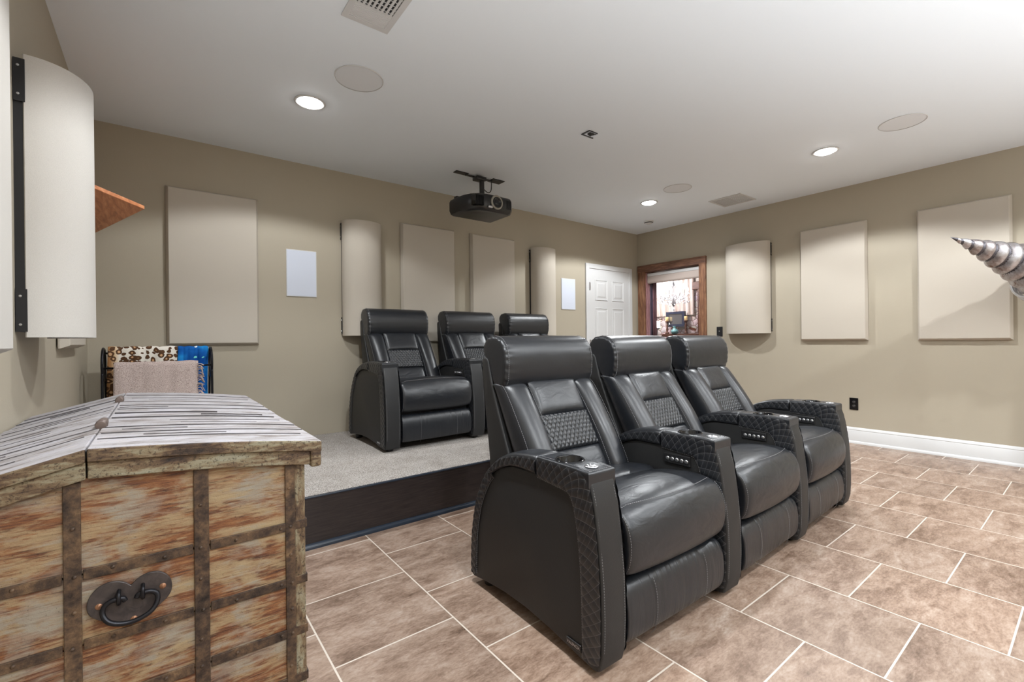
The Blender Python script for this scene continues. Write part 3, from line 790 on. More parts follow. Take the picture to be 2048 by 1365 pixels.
        for x in (lo+.004, hi-.004):
            sx = -1 if x < xa else 1
            stitches(b, [(x-sx*.010, q.y-.0006, q.z) for q in interp([(.05, .625), (.032, .56), (.014, .43), (.003, .31), (.0005, .18), (.005, .09), (.018, .036)], 40)])
            stitches(b, [(x+sx*.004, q.y, q.z) for q in interp([(.314, .589), (.22, .582), (.155, .575), (.137, .558), (.124, .53), (.11, .47), (.098, .38), (.092, .29), (.089, .18), (.088, .09), (.09, .04)], 50)])
            stitches(b, [(x+sx*.004, q.y, q.z) for q in interp([(.603, .519), (.63, .495), (.67, .438), (.71, .355), (.74, .225), (.748, .10), (.748, .05)], 40)])
            stitches(b, [(x+sx*.001-sx*.012, yy, zf(yy)+.0005) for yy in [.056+.25*i/20 for i in range(21)]])
        stitches(b, [(lo+.01+(AW-.02)*i/10, .058, zf(.058)+.0008) for i in range(11)])
        obj('stitching', b, M['thread'], a)['kind'] = 'stuff'
        # control panel on the inner face (seat side)
        if sg > 0:
            b = new(); xi = lo+.002
            box(b, xi-.007, xi+.004, .165, .30, .525, .572, .004); obj('control_panel', b, M['plastic'], a)
            for i in range(5):
                b = new(); lathe(b, [(0, .003), (.0075, .003), (.0095, .001), (.0095, 0)], (xi-.007, .183+i*.024, .547), 16, (-1, 0, 0)); k = obj('control_button', b, M['steel'], a, True)
        # maker's plate
        if sg < 0:
            b = new(); x = lo+.0015; A_ = math.radians(0)
            box(b, x-.003, x+.002, .095, .165, .050, .075, .002); pl = obj('badge', b, M['plastic'], a)
    # feet
    for x in (-.38, .38):
        for y in (.085, .73):
            b = new(); lathe(b, [(0, 0), (.026, 0), (.03, .01), (.03, .05), (0, .05)], (x, y, 0), 18); f = obj('foot', b, M['plastic'], arms[0] if x < 0 else arms[1], angle=40)
    # --- seat cushion
    def section_loft(name, prof, xs, m, sub=1, nx_shape=None):
        b = new(); rings = []
        cy = sum(p[0] for p in prof)/len(prof); cz = sum(p[1] for p in prof)/len(prof)
        for x, k in xs:
            rr = []
            for p in prof:
                dy, dz = (nx_shape(x, p) if nx_shape else (0, 0))
                rr.append((x, cy+(p[0]-cy)*k+dy, cz+(p[1]-cz)*k+dz))
            rings.append(rr)
        loft(b, rings); return obj(name, b, M[m], R, True, sub)
    sp = [(.075, .285), (.022, .284), (.0, .31), (-.012, .36), (-.012, .41), (-.002, .455), (.02, .49), (.055, .512), (.11, .521), (.20, .515), (.30, .500), (.36, .48), (.39, .45), (.38, .38), (.30, .33), (.18, .29)]
    def seatshape(x, p):
        c = math.cos(x/.305*PI/2); return (-.016*c if p[0] < .1 else 0, (.022*c*(1 if p[1] > .48 else 0)))
    xs = [(-.304, .80), (-.303, .9), (-.296, .965), (-.275, .995), (-.22, 1), (-.12, 1.0), (0, 1.0), (.12, 1.0), (.22, 1), (.275, .995), (.296, .965), (.303, .9), (.304, .80)]
    seat = section_loft('seat_cushion', sp, xs, 'leather_soft', 2, seatshape)
    rp = [(.315, .34), (.31, .42), (.315, .475), (.335, .498), (.37, .507), (.45, .497), (.54, .482), (.60, .46), (.61, .40), (.58, .34)]
    xs2 = [(-.296, .86), (-.29, .95), (-.265, 1), (-.18, 1), (-.1, 1), (0, 1), (.1, 1), (.18, 1), (.265, 1), (.29, .95), (.296, .86)]
    section_loft('seat_rear_pad', rp, xs2, 'leather_soft', 2, lambda x, p: (0, (.012*math.cos(x/.296*PI/2) if p[1] > .45 else 0)))
    b = new()
    pts = []
    for i in range(41):
        x = -.285+.57*i/40; c = math.cos(x/.305*PI/2); pts.append((x, .066-.058*c**1.0, .516+.022*c-.006*c - (.0 if c > .2 else .006)))
    # --- front (seam) line of the seat, laid on its crown
    seam = []
    for x, y, z in pts: seam.append((x, y, z))
    stitches(b, seam, r=.0013)
    for sx in (-1, 1):
        stitches(b, [(sx*.2985, q.y, q.z) for q in smooth_path([(0, .03, .29), (0, .006, .33), (0, -.004, .40), (0, .012, .465), (0, .045, .500)], 20)])
    obj('seam_stitching', b, M['thread'], seat)['kind'] = 'stuff'
    # --- footrest panel
    fp = [(.075, .060), (.03, .056), (.016, .068), (.006, .10), (.003, .15), (.008, .21), (.022, .25), (.045, .266), (.085, .268)]
    foot = section_loft('footrest', fp, [(-.306, .86), (-.302, .95), (-.285, 1), (-.165, 1), (-.16, .97), (-.155, 1), (0, 1.02), (.155, 1), (.16, .97), (.165, 1), (.285, 1), (.302, .95), (.306, .86)], 'leather_foot', 2)
    b = new()
    for x in (-.155, .165): stitches(b, [(x, q.y-.002, q.z) for q in smooth_path([(0, .03, .044), (0, .012, .07), (0, .004, .11), (0, .001, .15), (0, .006, .21), (0, .022, .252)], 20)])
    obj('footrest_stitching', b, M['thread'], foot)['kind'] = 'stuff'
    # --- back shell
    sh = [(.60, .30), (.635, .44), (.70, .58), (.78, .76), (.835, .90), (.86, 1.0), (.875, 1.02), (.905, 1.02), (.917, 1.0), (.912, .9), (.885, .72), (.862, .56), (.835, .30)]
    xs3 = [(-.30, .96), (-.296, 1), (.296, 1), (.30, .96)]
    b = new(); prism(b, sh, 'x', -.298, .298, .014, 3, 30); obj('back_shell', b, M['vinyl'], R, angle=40)
    # --- bolsters : front line follows the recline
    line = smooth_path([(0, .745, .905), (0, .705, .885), (0, .668, .845), (0, .60, .752), (0, .535, .655), (0, .480, .555), (0, .455, .50), (0, .46, .46)], 28)
    back_line = lambda z: .60+max(0, (z-.44))*.52
    for sg in (-1, 1):
        b = new(); rings = []
        for i, q in enumerate(line):
            bl = max(back_line(q.z), q.y+.02); th = bl-q.y; k = min(1, .30+i*.35)
            xi, xo = .148, .299
            sec = [(xi, 1.0), (xi, .45), (xi+.012, .16), (xi+.034, .03), (xi+.07, 0.), (xi+.11, .06), (xo-.010, .24), (xo, .48), (xo, 1.0)]
            # rows tilt with the recline so the section stays square to the surface
            rings.append([(sg*(((x-.2235)*(.93 if i == 0 else 1))+.2235), q.y+th*(v if k >= 1 else v*k+(1-k)), q.z-(.22*th*v)) for x, v in sec])
        loft(b, rings); bo = obj('bolster', b, M['leather'], R, True, 2)
        b = new()
        stitches(b, [(sg*.1525, q.y+.030, q.z-.004) for q in line[1:]])
        stitches(b, [(sg*.292, q.y+(max(back_line(q.z), q.y+.02)-q.y)*.22, q.z-.008) for q in line[2:]])
        obj('bolster_stitching', b, M['thread'], bo)['kind'] = 'stuff'
    # --- three-part centre cushion
    T0, B0 = Vector((0, .700, .895)), Vector((0, .478, .500)); dv = (B0-T0); L = dv.length; dn = dv.normalized(); nrm = Vector((0, -dn.z*-1, 0)); nrm = Vector((0, dn.z, -dn.y)); 
    if nrm.y > 0: nrm = -nrm
    def centre(name, a, e, m, puff, rec, dense=False):
        b = new(); hw = .153
        nu, nv = (120, 60) if dense else (24, 20)
        def f(u, v):
            x = -hw+2*hw*u; s_ = a+(e-a)*v
            eu = 1-abs(2*u-1)**6; ev = 1-abs(2*v-1)**(4 if not dense else 10)
            p = T0+dn*s_*L-nrm*(rec)+nrm*puff*(max(0, eu)*max(0, ev))**.5+(nrm*.006*(quilt_h(u*2*hw, v*(e-a)*L, .026, .042)-.5) if dense else nrm*0)
            return Vector((x, p.y, p.z))
        grid(b, nu, nv, f, lambda u, v: (u*2*hw, v*(e-a)*L)); bmesh.ops.recalc_face_normals(b, faces=b.faces[:])
        if sum(fc.normal.y for fc in b.faces) > 0: bmesh.ops.reverse_faces(b, faces=b.faces[:])
        return obj(name, b, M[m], R, True)
    centre('upper_back_cushion', -.05, .345, 'leather_soft', .022, .028)
    centre('quilted_back_panel', .345, .735, 'quilt_back', .016, .026, True)
    centre('lower_back_cushion', .735, 1.12, 'leather_soft', .024, .028)
    # --- headrest
    hp = [(.748, .876), (.728, .905), (.719, .95), (.717, 1.0), (.723, 1.045), (.742, 1.085), (.775, 1.112), (.825, 1.123), (.875, 1.117), (.907, 1.094), (.917, 1.06), (.908, 1.03), (.875, .985), (.84, .92), (.812, .874), (.78, .866)]
    hp = [(q.y, q.z) for q in smooth_path([(0, *p) for p in hp], 64, True)]
    xs4 = [(-.2925, .80), (-.291, .9), (-.284, .965), (-.268, 1.0), (-.24, 1.004), (-.15, 1.01), (0, 1.012), (.15, 1.01), (.24, 1.004), (.268, 1.0), (.284, .965), (.291, .9), (.2925, .80)]
    hix = {p: i for i, p in enumerate(hp)}
    def gather(x, p):
        i = hix[p]; k = {.268: .0016, .284: .004, .291: .004}.get(round(abs(x), 3), 0); w = math.sin(i*2.1+.7*math.sin(i*.9)+x*9)*k
        return ((p[0]-.82)*w*9, (p[1]-1.0)*w*9)
    head = section_loft('headrest', hp, xs4, 'leather', 1, gather)
    b = new()
    for sx in (-1, 1):
        stitches(b, [(sx*.2745, q.y, q.z) for q in smooth_path([(0, .752, .877), (0, .7265, .905), (0, .718, .95), (0, .716, 1.0), (0, .722, 1.045), (0, .741, 1.086), (0, .775, 1.1135), (0, .825, 1.1245)], 40)], r=.0014)
    obj('headrest_stitching', b, M['thread'], head)['kind'] = 'stuff'
    return R, arms
rec, rec_arms = make_recliner('black leather recliner nearest the camera, left end of the front row')
def lettering(txt, size, m, loc, rot, parent):
    cu = bpy.data.curves.new('plate_text', 'FONT'); cu.body = txt; cu.size = size; cu.extrude = .0004; cu.align_x = 'CENTER'; cu.align_y = 'CENTER'
    tmp = bpy.data.objects.new('tmp_text', cu); C.objects.link(tmp)
    me = bpy.data.meshes.new_from_object(tmp.evaluated_get(bpy.context.evaluated_depsgraph_get()))
    bpy.data.objects.remove(tmp); bpy.data.curves.remove(cu)
    o = link('plate_lettering', me, m, parent); o.location = loc; o.rotation_euler = rot; return o
lettering('VALENCIA', .013, M['steel'], (-.3175-AW+.0015-.0032, .130, .0625), (PI/2, 0, -PI/2), rec_arms[0])
D = math.radians
rec.location = (1.545, .974, 0); rec.rotation_euler = (0, 0, D(-1.1))
dup(rec, (2.338, .976, 0), D(1.5), 'black leather recliner in the middle of the front row', None, (rec_arms[0],))
dup(rec, (3.112, 1.0, 0), D(2.2), 'black leather recliner at the right end of the front row', None, (rec_arms[0],))
dup(rec, (1.735, 3.208, PZ), D(.3), 'black leather recliner at left end of rear row on carpet', None)
dup(rec, (2.510, 3.208, PZ), D(0), 'black leather recliner in the middle of rear row, partly hidden', None, (rec_arms[0],))
dup(rec, (3.282, 3.21, PZ), D(.4), 'rear row recliner at right end, only its headrest showing', None, (rec_arms[0],))

# ------------------------------------------------------------------ wooden chest
def make_chest():
    yf, yb = 1.22, 2.50; x0, x1 = -.392, .286; zb = .80
    K = thing('wooden_chest', 'weathered wooden trunk with rusty iron straps at lower left', 'chest', (0, yf, 0))
    oy = -yf
    zr = lambda x: .897-.25*(-.118-x) if x < -.118 else .897-.055*(x+.118)-.115*(x+.118)**2
    # body planks, one mesh : plank courses with thin gaps
    b = new(); zs = [.02, .125, .245, .262, .380, .505, .645]
    for za, zc in zip(zs, zs[1:]): box(b, x0, x1-.012, oy+yf+.02, oy+yb-.02, za, zc-.002, .003)
    pc = [(x0+(x1-.012-x0)*i/14) for i in range(15)]
    p = new(); prism(p, [(x, zr(x)-.058) for x in pc]+[(x1-.012, .6465), (x0, .6465)], 'y', oy+yf+.02, oy+yb-.02, .002, 2, 40); merge(b, p)
    obj('body', b, M['chest'], K)
    for (xa, xb) in ((x1-.026, x1), (x0, x0+.02)):
        for (ya, yc_) in ((yf+.017, yf+.06), (yb-.06, yb-.017)):
            b = new(); box(b, xa, xb, ya+oy, yc_+oy, .0, zb, .004); obj('corner_post', b, M['chest_post'], K)
    # straps on the front end and around the right side
    yfr = oy+yf+.02
    def strap(q, riv, m='rust', name='strap'):
        b = new(); box(b, *q, .0015); s_ = obj(name, b, M[m], K)
        for p, ax in riv:
            r = new(); lathe(r, [(0, .003), (.0022, .0026), (.0036, .0012), (.0041, 0)], p, 10, ax); obj('rivet', r, M['rust'], s_, True)
    for xa, xb in ((-.154, -.128), (.055, .083), (.240, .262)):
        strap((xa, xb, yfr-.005, yfr, .01, zr((xa+xb)/2)-.062), [(((xa+xb)/2+random.uniform(-.003, .003), yfr-.005, z), (0, -1, 0)) for z in (.74, .645, .575, .505, .44, .38, .30, .20)])
    for z0, z1 in ((.634, .656), (.496, .517), (.369, .392), (.25, .272), (.10, .122)):
        segs = [(x0, -.156), (-.126, .053), (.085, x1)]
        for a, c in segs:
            strap((a, c, yfr-.004, yfr, z0, z1), [((a+(c-a)*t_, yfr-.004, (z0+z1)/2+random.uniform(-.003, .003)), (0, -1, 0)) for t_ in (.25, .72)])
        strap((x1-.001, x1+.004, yfr-.003, oy+yb-.02, z0, z1), [((x1+.004, oy+y_, (z0+z1)/2), (1, 0, 0)) for y_ in (1.32, 1.6, 1.9, 2.2)])
    # frame rails under the lid
    def curve_slab(name, xa, xb, ya, yc_, t0, t1, m, n=10, bev=.003):
        b = new(); pts = [(xa+(xb-xa)*i/n, zr(xa+(xb-xa)*i/n)-t0) for i in range(n+1)]+[(xb-(xb-xa)*i/n, zr(xb-(xb-xa)*i/n)-t1) for i in range(n+1)]
        prism(b, pts, 'y', ya+oy, yc_+oy, bev, 2, 40); return b
    for nm, xa, xb in (('lid_left', x0-.004, -.1195), ('lid_right', -.1165, .322)):
        # planks of this half, with gaps
        b = new(); ys = [yf, 1.325, 1.405, 1.50, 1.60, 1.69, 1.80, 1.90, 2.01, 2.13, 2.26, 2.38, 2.52]
        for i, (ya, yc_) in enumerate(zip(ys, ys[1:])):
            jig = random.uniform(-.0016, .0016); g = .0028
            p = curve_slab('', xa, xb, ya+(g if i else 0), yc_-g, 0+jig, .026, None, 10, .0028); merge(b, p)
        lid = obj(nm, b, M['chest_lid'], K)
        # end grain front board face and rail
        b = curve_slab('', xa, xb, yf-.003, yf+.012, .001, .0265, None, 10, .002); obj('lid_edge', b, M['chest_edge'], lid)
        b = curve_slab('', xa, xb-(.026 if xb > 0 else .0), yf+.004, yf+.03, .0265, .061, None, 10, .002); obj('lid_rail', b, M['chest_edge'], lid)
        if xb > 0:
            b = new(); box(b, xb-.026, xb, oy+yf-.002, oy+yb+.02, zr(xb)-.064, zr(xb)-.003, .006); obj('lid_side_rail', b, M['chest_edge'], lid)
        # dark strips on the lid stand in for shade in gaps and cracks
    for y_ in (1.50, 1.69, 2.13):
        pass
    b = new(); rnd = random.Random(11)
    for yj in (1.325, 1.405, 1.50, 1.60, 1.69, 1.80, 1.90, 2.01, 2.13, 2.26, 2.38, 1.36, 1.55, 1.74, 1.95, 2.2, 1.455):
        for xa, xb in ((x0, -.125), (-.11, .318)):
            u0 = rnd.choice([0, 0, .05, .3]); u1 = rnd.choice([1, 1, .95, .6]); 
            if yj in (1.36, 1.55, 1.74, 1.95, 2.2, 1.455): u0 = rnd.uniform(0, .5); u1 = u0+rnd.uniform(.2, .45)
            n = 12; w0 = rnd.uniform(.0008, .0017); up = []; dn_ = []
            for i in range(n+1):
                x = xa+(xb-xa)*(u0+(u1-u0)*i/n); k = w0*(.35+.65*math.sin(PI*min(1, max(.08, i/n))))*rnd.uniform(.6, 1.2); yo = yj+oy+rnd.uniform(-.0012, .0012)
                up.append((x, yo+k, zr(x)+.0022)); dn_.append((x, yo-k, zr(x)+.0022))
            rings = [[up[i], dn_[i], (dn_[i][0], dn_[i][1], dn_[i][2]-.006), (up[i][0], up[i][1], up[i][2]-.006)] for i in range(n+1)]
            loft(b, rings)
    obj('gap_shade_strips', b, mat('gap_shade', (.085, .077, .08), .9), K)['kind'] = 'stuff'
    # hinge barrels along the ridge
    for y_ in (1.50, 2.13):
        b = new(); lathe(b, [(0, 0), (.010, .001), (.011, .004), (.011, .014), (.0125, .016), (.0125, .024), (.011, .026), (.011, .058), (.009, .085), (.005, .095), (0, .096)], (-.118, y_+oy, .902), 18, (0, 1, .02)); obj('hinge', b, mat('hinge_grey', s2l(112, 98, 92), .5, .5), K, angle=40)
    # heart shaped plate with drop handle
    hc = Vector((-.053, yfr-.0045, .572)); pts = []
    up = [(0, .030), (.012, .041), (.030, .047), (.050, .042), (.064, .026), (.068, .006), (.062, -.012), (.044, -.028), (.022, -.040), (0, -.052)]
    poly = up+[(-x, z) for x, z in up[-2:0:-1]]
    sm = smooth_path([(p[0], 0, p[1]) for p in up], 40); half = [(p.x, p.z) for p in sm]; poly = half+[(-x, z) for x, z in half[-2:0:-1]]
    b = new(); prism(b, [(hc.x+x, hc.z+z) for x, z in poly], 'y', hc.y-.0035, hc.y+.0025, .001, 1, 40); pl = obj('handle_plate', b, M['plate'], K, angle=40)
    for dx, dz in ((-.050, .004), (.052, .012), (.004, -.040)):
        b = new(); lathe(b, [(0, .0025), (.0045, .002), (.006, 0)], (hc.x+dx, hc.y-.0035, hc.z+dz), 14, (0, -1, 0)); box(b, hc.x+dx-.0012, hc.x+dx+.0012, hc.y-.0064, hc.y-.0035, hc.z+dz-.005, hc.z+dz+.005); obj('screw', b, M['screw'], pl, True)
    for sx in (-1, 1):
        b = new(); tube(b, smooth_path([(hc.x+sx*.019, hc.y-.002, hc.z+.026), (hc.x+sx*.019, hc.y-.015, hc.z+.024), (hc.x+sx*.019, hc.y-.019, hc.z+.014), (hc.x+sx*.019, hc.y-.014, hc.z+.003), (hc.x+sx*.019, hc.y-.002, hc.z+.001)], 20), .0036, 8); obj('staple', b, M['iron'], pl, True)
    pts = [(.009, .006), (.012, .012), (.020, .013), (.032, .012), (.042, .004), (.043, -.010), (.034, -.024), (.018, -.032), (0, -.035)]
    path = [(x, z) for x, z in pts]+[(-x, z) for x, z in pts[-2::-1]]
    b = new(); P = smooth_path([(hc.x+x, hc.y-.013-(.012 if z < -.005 else .0)*min(1, (-z)/.03), hc.z+z) for x, z in path], 60); tube(b, P, .0048, 10); obj('drop_handle', b, M['iron'], pl, True)
make_chest()

# ------------------------------------------------------------------ blanket rack and blankets
def make_rack():
    y0 = 3.98
    R = thing('blanket_rack', 'black iron scroll blanket rack in the back left corner', 'blanket rack', (0, y0, PZ))
    zt = 1.075-PZ
    def end(x):
        b = new()
        # side frame : two splayed legs and a scroll ring
        cy, cz, r = -.045, .692, .105
        tube(b, [(x, cy+r*math.cos(a), cz+r*math.sin(a)) for a in [2*PI*i/36 for i in range(36)]], .0075, 8, True)
        tube(b, smooth_path([(x, -.17, .008), (x, -.155, .3), (x, cy-r*.9, cz-r*.5)], 30), .0075, 8)
        tube(b, smooth_path([(x, .15, .008), (x, .12, .3), (x, cy+r*.9, cz-r*.45)], 30), .0075, 8)
        tube(b, [(x, -.15, .12), (x, .14, .12)], .006, 8)
        obj('side_frame', b, M['iron'], R, True)
    for x in (-.292, .285): end(x)
    for y_, z_, r in ((.0, .765, .007), (-.135, .672, .006), (-.155, .12, .006), (.14, .12, .006)):
        b = new(); tube(b, [(-.292, y_, z_), (.285, y_, z_)], r, 10); obj('rail', b, M['iron'], R, True)
    # blankets hang over the rails : inverted U sheets with real thickness
    def drape(name, label, x0, x1, yr, zr_, rr, hf, hb, m, amp=.004, top=0, th=.012, n=26):
        prof = []
        for i in range(n//2): prof.append((yr-rr, zr_-hf+hf*i/(n//2)))
        for i in range(9): a = PI-PI*i/8; prof.append((yr+rr*math.cos(a), zr_+rr*math.sin(a)*.8))
        for i in range(1, n//2): prof.append((yr+rr, zr_-hb*i/(n//2)))
        acc = [0]
        for a, c in zip(prof, prof[1:]): acc.append(acc[-1]+math.dist(a, c))
        b = new(); nu = 34; lay = uvlayer(b)
        def f(u, v):
            x = x0+(x1-x0)*u; i = min(len(prof)-1, round(v*(len(prof)-1))); p = prof[i]
            w = amp*math.sin(u*17+p[1]*6)+amp*.6*math.sin(u*39+1.3)
            return Vector((x+amp*math.sin(p[1]*9), p[0]+(w if p[0] < yr else -w), p[1]+amp*.5*math.sin(u*23)))
        grid(b, nu, len(prof)-1, f, lambda u, v: (u*(x1-x0)*1.0, acc[min(len(prof)-1, round(v*(len(prof)-1)))]))
        o = obj(name, b, M[m], None, True); o.location = (0, y0, PZ); tag(o, label, 'blanket')
        md = o.modifiers.new('t', 'SOLIDIFY'); md.thickness = th; md.offset = 0
        return o
    drape('folded_blanket', 'white leopard print fleece blanket hanging at left on the iron rack', -.275, .090, 0, .785, .022, .70, .6, 'leopard')
    drape('folded_blanket', 'bright blue starry fleece blanket at the right of the rack', .094, .270, 0, .784, .0205, .70, .6, 'blue')
    p = drape('folded_blanket', 'pale pink shaggy throw on the lower front rail of rack', -.235, .205, -.135, .682, .02, .55, .5, 'pink', .003, 0, .02)
    b = new(); rnd = random.Random(3)
    for i in range(46):
        z = .685-.55*i/46; yy = -.16+rnd.uniform(-.008, .008)
        q = [(.20, yy, z), (.218, yy-rnd.uniform(.0, .02), z+rnd.uniform(-.008, .012)), (.228+rnd.uniform(0, .012), yy-rnd.uniform(-.005, .02), z-rnd.uniform(.01, .035))]
        tube(b, smooth_path(q, 8), [.004]*4+[.003]*5 if False else .0032, 6)
    fr = obj('fringe', b, M['pink'], p, True); fr['kind'] = 'stuff'
make_rack()

# ------------------------------------------------------------------ corner shelf
def make_shelf():
    o = thing('wall_shelf', 'pointed orange wood shelf on the left wall behind the curved panel', 'shelf', (XL, 3.5, 1.87))
    b = new(); prism(b, [(0.001, -.72), (.336, -.17), (.035, .785), (.001, .785)], 'z', 0, .02, .002); obj('shelf_board', b, M['shelf_wood'], o)
    b = new(); box(b, .001, .018, -.45, .5, -.012, 0, .002); obj('wall_cleat', b, M['shelf_wood'], o)
make_shelf()

# ------------------------------------------------------------------ spiral drill on a stand
def make_drill():
    tip = Vector((4.829, .704, 1.843)); base = Vector((5.30, .28, 1.575)); ax = (base-tip); L = ax.length; d = ax.normalized()
    o = thing('drill_prop', 'silver spiral drill cone poking in from right, on a stand', 'drill', (base.x, base.y, 0))
    off = Vector((base.x, base.y, 0))
    u = d.cross(Vector((0, 0, 1))).normalized(); w = d.cross(u)
    turns, seg, n = 9, 36, 260
    b = new(); rings = []
    for i in range(n+1):
        t_ = i/n; ring = []
        for k in range(seg):
            th = 2*PI*k/seg
            ph = (turns*t_**.85 - k/seg) % 1.0
            saw = .86+.17*math.sin(min(1, ph/.70)*PI*.72) if ph < .70 else .80
            r = (.006+.185*t_**.92)*saw
            ring.append(tip-off+d*(L*t_)+u*r*math.cos(th)+w*r*math.sin(th))
        rings.append(ring)
    loft(b, rings)
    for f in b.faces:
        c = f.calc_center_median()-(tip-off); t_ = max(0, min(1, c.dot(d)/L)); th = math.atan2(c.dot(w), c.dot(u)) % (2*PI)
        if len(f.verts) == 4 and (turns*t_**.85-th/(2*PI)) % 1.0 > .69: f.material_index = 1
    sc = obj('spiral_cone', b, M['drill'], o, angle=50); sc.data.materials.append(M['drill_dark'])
    b = new(); lathe(b, [(0, -.05), (.010, -.01), (.014, .02)], tip-off+d*0.012, 16, d); obj('tip', b, M['drill_dark'], o, True)
    for i, (s_, r) in enumerate(((.97, .215), (1.03, .225), (1.09, .23))):
        b = new(); c = tip-off+d*L*s_; tube(b, [c+u*r*math.cos(a)+w*r*math.sin(a) for a in [2*PI*j/40 for j in range(40)]], .012, 8, True); obj('collar_hoop', b, M['steel'], o, True)
    b = new(); tube(b, [tip-off+d*L*.98, tip-off+d*L*1.16], .16, 24); obj('hub', b, M['drill_dark'], o, angle=40)
    c = tip-off+d*L*1.1
    b = new(); lathe(b, [(0, 0), (.12, 0), (.12, .02), (.05, .035), (.03, .05), (.028, c.z-.12), (0, c.z-.12)], (c.x, c.y, 0), 28); obj('stand', b, M['black'], o, angle=40)
make_drill()

# ------------------------------------------------------------------ the lit room seen through the window
def make_bar_room():
    xa, xb, ya, yb, hz = XR+WT, 11.0, 1.2, 9.2, 2.9
    for nm, q, m in (('floor_next_room', (xa, xb+.1, YB+W, yb, -.1, 0), 'riser'), ('floor_next_room_side', (xa, xb+.1, ya, YB+W, -.1, 0), 'riser'), ('ceiling_next_room', (xa, xb+.1, ya, yb, hz, hz+.1), 'ceil'), ('wall_far', (xb, xb+.1, ya, yb, 0, hz), 'stone'), ('wall_next_room_left', (xa, xb, yb, yb+.1, 0, hz), 'wall'), ('wall_next_room_right', (xa, xb, ya-.1, ya, 0, hz), 'wall'), ('wall_next_room_near', (xa-.02, xa, YB+W, yb, 0, hz), 'wall')):
        simple(nm, [q], M[m])
    b = new(); box(b, xb-.14, xb, 5.6, 6.5, 2.36, 2.56, .01); struct(obj('trim_1', b, M['mantel']))
    b = new(); box(b, xb-.12, xb, 6.30, 6.37, 0, 2.45, .006); struct(obj('trim_2', b, M['mantel']))
    # drape of pleats
    b = new(); n = 60; fr = [(xb-.055-.035*math.sin(i*1.05), 6.50+1.35*i/n) for i in range(n+1)]; bk = [(x+.012, y) for x, y in fr][::-1]
    prism(b, fr+bk, 'z', 1.72, 2.9); tag(obj('drapery', b, M['drape'], None, angle=60), 'pale striped drapery behind the chandelier in the next room', 'curtain')
    # mantel shelf
    b = new(); box(b, xb-.30, xb-.001, 5.7, 7.30, 1.16, 1.235, .01); tag(obj('mantel_shelf', b, M['mantel']), 'dark wood mantel shelf on stone wall seen through window', 'shelf')
    # framed mirror
    o = thing('framed_mirror', 'navy framed mirror above the mantel seen through the window', 'mirror', (xb-.16, 6.97, 1.62))
    b = new()
    for q in ((-.27, .27, -.20, -.13), (-.27, .27, .14, .2), (-.27, -.20, -.131, .141), (.20, .27, -.131, .141)): box(b, -.03, .05, *q)
    obj('mirror_frame', b, M['mirror_frame'], o)
    b = new(); box(b, -.005, .03, -.2, .2, -.13, .14); obj('mirror_glass', b, M['mirror'], o)
    # candles on turned holders
    for lab, y_, in (('orange candle on turned wood holder left of the mirror', 7.17), ('orange candle on turned wood holder right of the mirror', 6.62)):
        o = thing('candle_holder', lab, 'candle holder', (xb-.245, y_, 1.235), 0, 'candle holders on the mantel')
        b = new(); lathe(b, [(0, 0), (.055, 0), (.05, .03), (.02, .06), (.035, .11), (.018, .16), (.034, .21), (.018, .26), (.03, .3), (.055, .325), (.055, .34), (0, .34)], seg=20); obj('holder_stem', b, M['mantel'], o, True)
        b = new(); lathe(b, [(0, 0), (.04, 0), (.04, .105), (.03, .11), (0, .105)], (0, 0, .34), 20); obj('candle', b, M['candle'], o, True)
    b = new()
    lathe(b, [(0, 0), (.07, 0), (.1, .05), (.08, .1), (.04, .13), (.03, .17), (.05, .2), (0, .2)], (0, 0, 0), 20)
    v = obj('glazed_ornament', b, M['turq'], None, True); v.location = (xb-.27, 6.93, 1.235); tag(v, 'small turquoise ornament on the mantel shelf', 'ornament')
    # candelabra lamp at left
    o = thing('candelabra', 'white candelabra glowing at left through the window', 'candelabra', (xb-.4, 7.38, 0))
    b = new(); lathe(b, [(0, 0), (.16, 0), (.14, .03), (.03, .06), (.022, 1.35), (.1, 1.39), (.1, 1.4), (0, 1.4)], seg=20); obj('stand', b, M['white'], o, True)
    for i in range(5):
        b = new(); a = i*2*PI/5; lathe(b, [(0, 0), (.016, 0), (.016, .1), (.02, .13), (.012, .17), (0, .19)], (.07*math.cos(a), .07*math.sin(a), 1.4), 10); obj('candle_bulb', b, M['bulb'], o, True)
    # crystal chandelier
    cx, cy, cz = 8.46, 5.48, 1.98
    o = thing('chandelier', 'glowing crystal chandelier seen through the wood-framed window', 'chandelier', (cx, cy, cz))
    b = new(); lathe(b, [(0, -.22), (.02, -.2), (.05, -.14), (.02, -.06), (.06, 0), (.03, .08), (.015, .14), (.05, .2), (.02, .26), (.012, .3), (.012, hz-cz-.03), (.07, hz-cz-.02), (.07, hz-cz)], seg=20); obj('stem', b, M['steel'], o, True)
    for i in range(8):
        a = 2*PI*i/8+.2; ca, sa = math.cos(a), math.sin(a); r = .30 if i % 2 else .22; zz = .12 if i % 2 else .2
        b = new(); tube(b, smooth_path([(.03*ca, .03*sa, 0), (.12*ca, .12*sa, -.07), (.24*r/.3*ca, .24*r/.3*sa, -.03), (r*ca, r*sa, .04), (r*ca, r*sa, zz-.06)], 20), .008, 8); ar = obj('chandelier_arm', b, M['steel'], o, True)
        b = new(); lathe(b, [(0, 0), (.035, .005), (.02, .012), (.012, .02), (.012, .06), (.018, .075), (.02, .095), (.01, .125), (0, .135)], (r*ca, r*sa, zz-.06), 12); obj('candle_bulb', b, M['bulb'], ar, True)
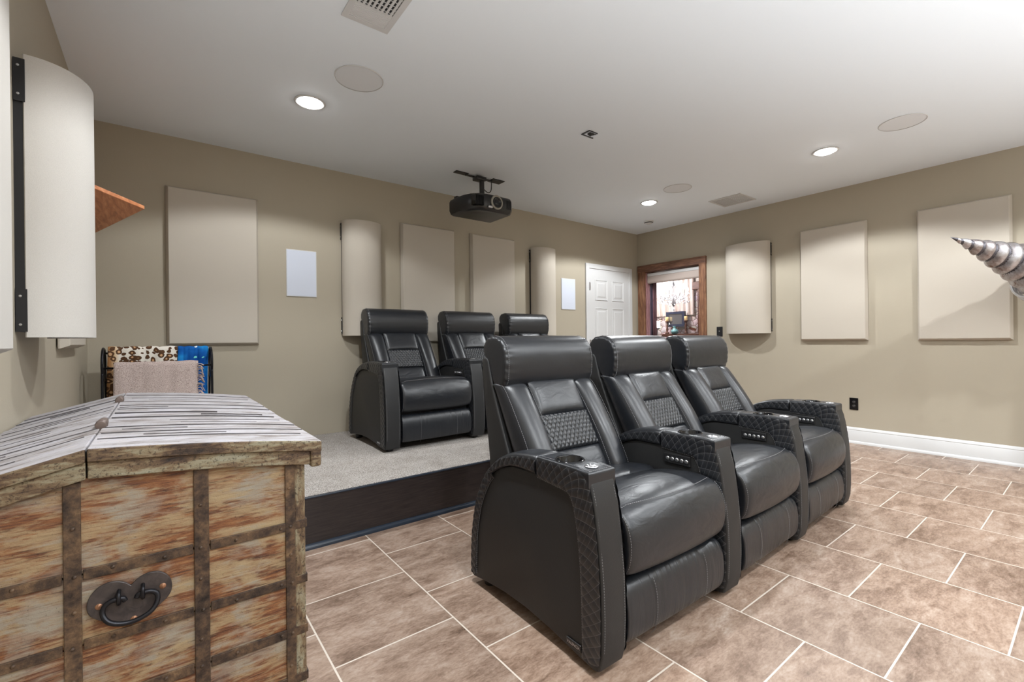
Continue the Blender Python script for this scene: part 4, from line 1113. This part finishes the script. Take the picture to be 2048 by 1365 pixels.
    b = new(); rnd = random.Random(5)
    def bead(p, s): 
        q = bmesh.new(); bmesh.ops.create_icosphere(q, subdivisions=1, radius=s)
        for v_ in q.verts: v_.co = Vector((v_.co.x, v_.co.y, v_.co.z*1.5))+Vector(p)
        merge(b, q)
    for i in range(170):
        a = rnd.uniform(0, 2*PI); r = .33*math.sqrt(rnd.random()); z = rnd.uniform(-.20, .06)*(1-.5*(r/.33))-.02
        bead((r*math.cos(a), r*math.sin(a), z), rnd.uniform(.008, .015))
    for i in range(26): bead((rnd.uniform(-.06, .06), rnd.uniform(-.06, .06), rnd.uniform(.2, .38)), .010)
    bead((0, 0, -.27), .022)
    obj('crystals', b, M['crystal'], o)['kind'] = 'stuff'
    for nm, loc, e in (('chandelier_glow', (cx, cy, cz+.1), 45), ('next_room_fill', (9.9, 7.2, 2.75), 120)):  # second light has no fixture, added to brighten the next room
        ld = bpy.data.lights.new(nm, 'POINT'); ld.energy = e; ld.color = (1, .9, .88); ld.shadow_soft_size = .25
        lo = bpy.data.objects.new(nm, ld); C.objects.link(lo); lo.location = loc
make_bar_room()

# ------------------------------------------------------------------ camera and render look
w = bpy.data.worlds.new('world'); bpy.context.scene.world = w; w.use_nodes = True
w.node_tree.nodes['Background'].inputs[0].default_value = (.9, .93, 1, 1); w.node_tree.nodes['Background'].inputs[1].default_value = .0
cd = bpy.data.cameras.new('camera'); cam = bpy.data.objects.new('camera', cd); C.objects.link(cam)
F = Vector((.60937472, .7928819, -.00085938)); Rv = Vector((.79282947, -.60934623, -.01089058)); U = Vector((.00915861, -.0059551, .99994033))
mx = Matrix((Rv, U, -F)).transposed().to_4x4(); mx.translation = Vector((0, 0, 1.1)); cam.matrix_world = mx
cd.sensor_fit = 'HORIZONTAL'; cd.sensor_width = 36; cd.lens = 914.424/2048*36; cd.clip_start = .02
bpy.context.scene.camera = cam
vs = bpy.context.scene.view_settings; vs.view_transform = 'Standard'; vs.look = 'None'; vs.gamma = 1; vs.exposure = 0.; vs.use_curve_mapping = False
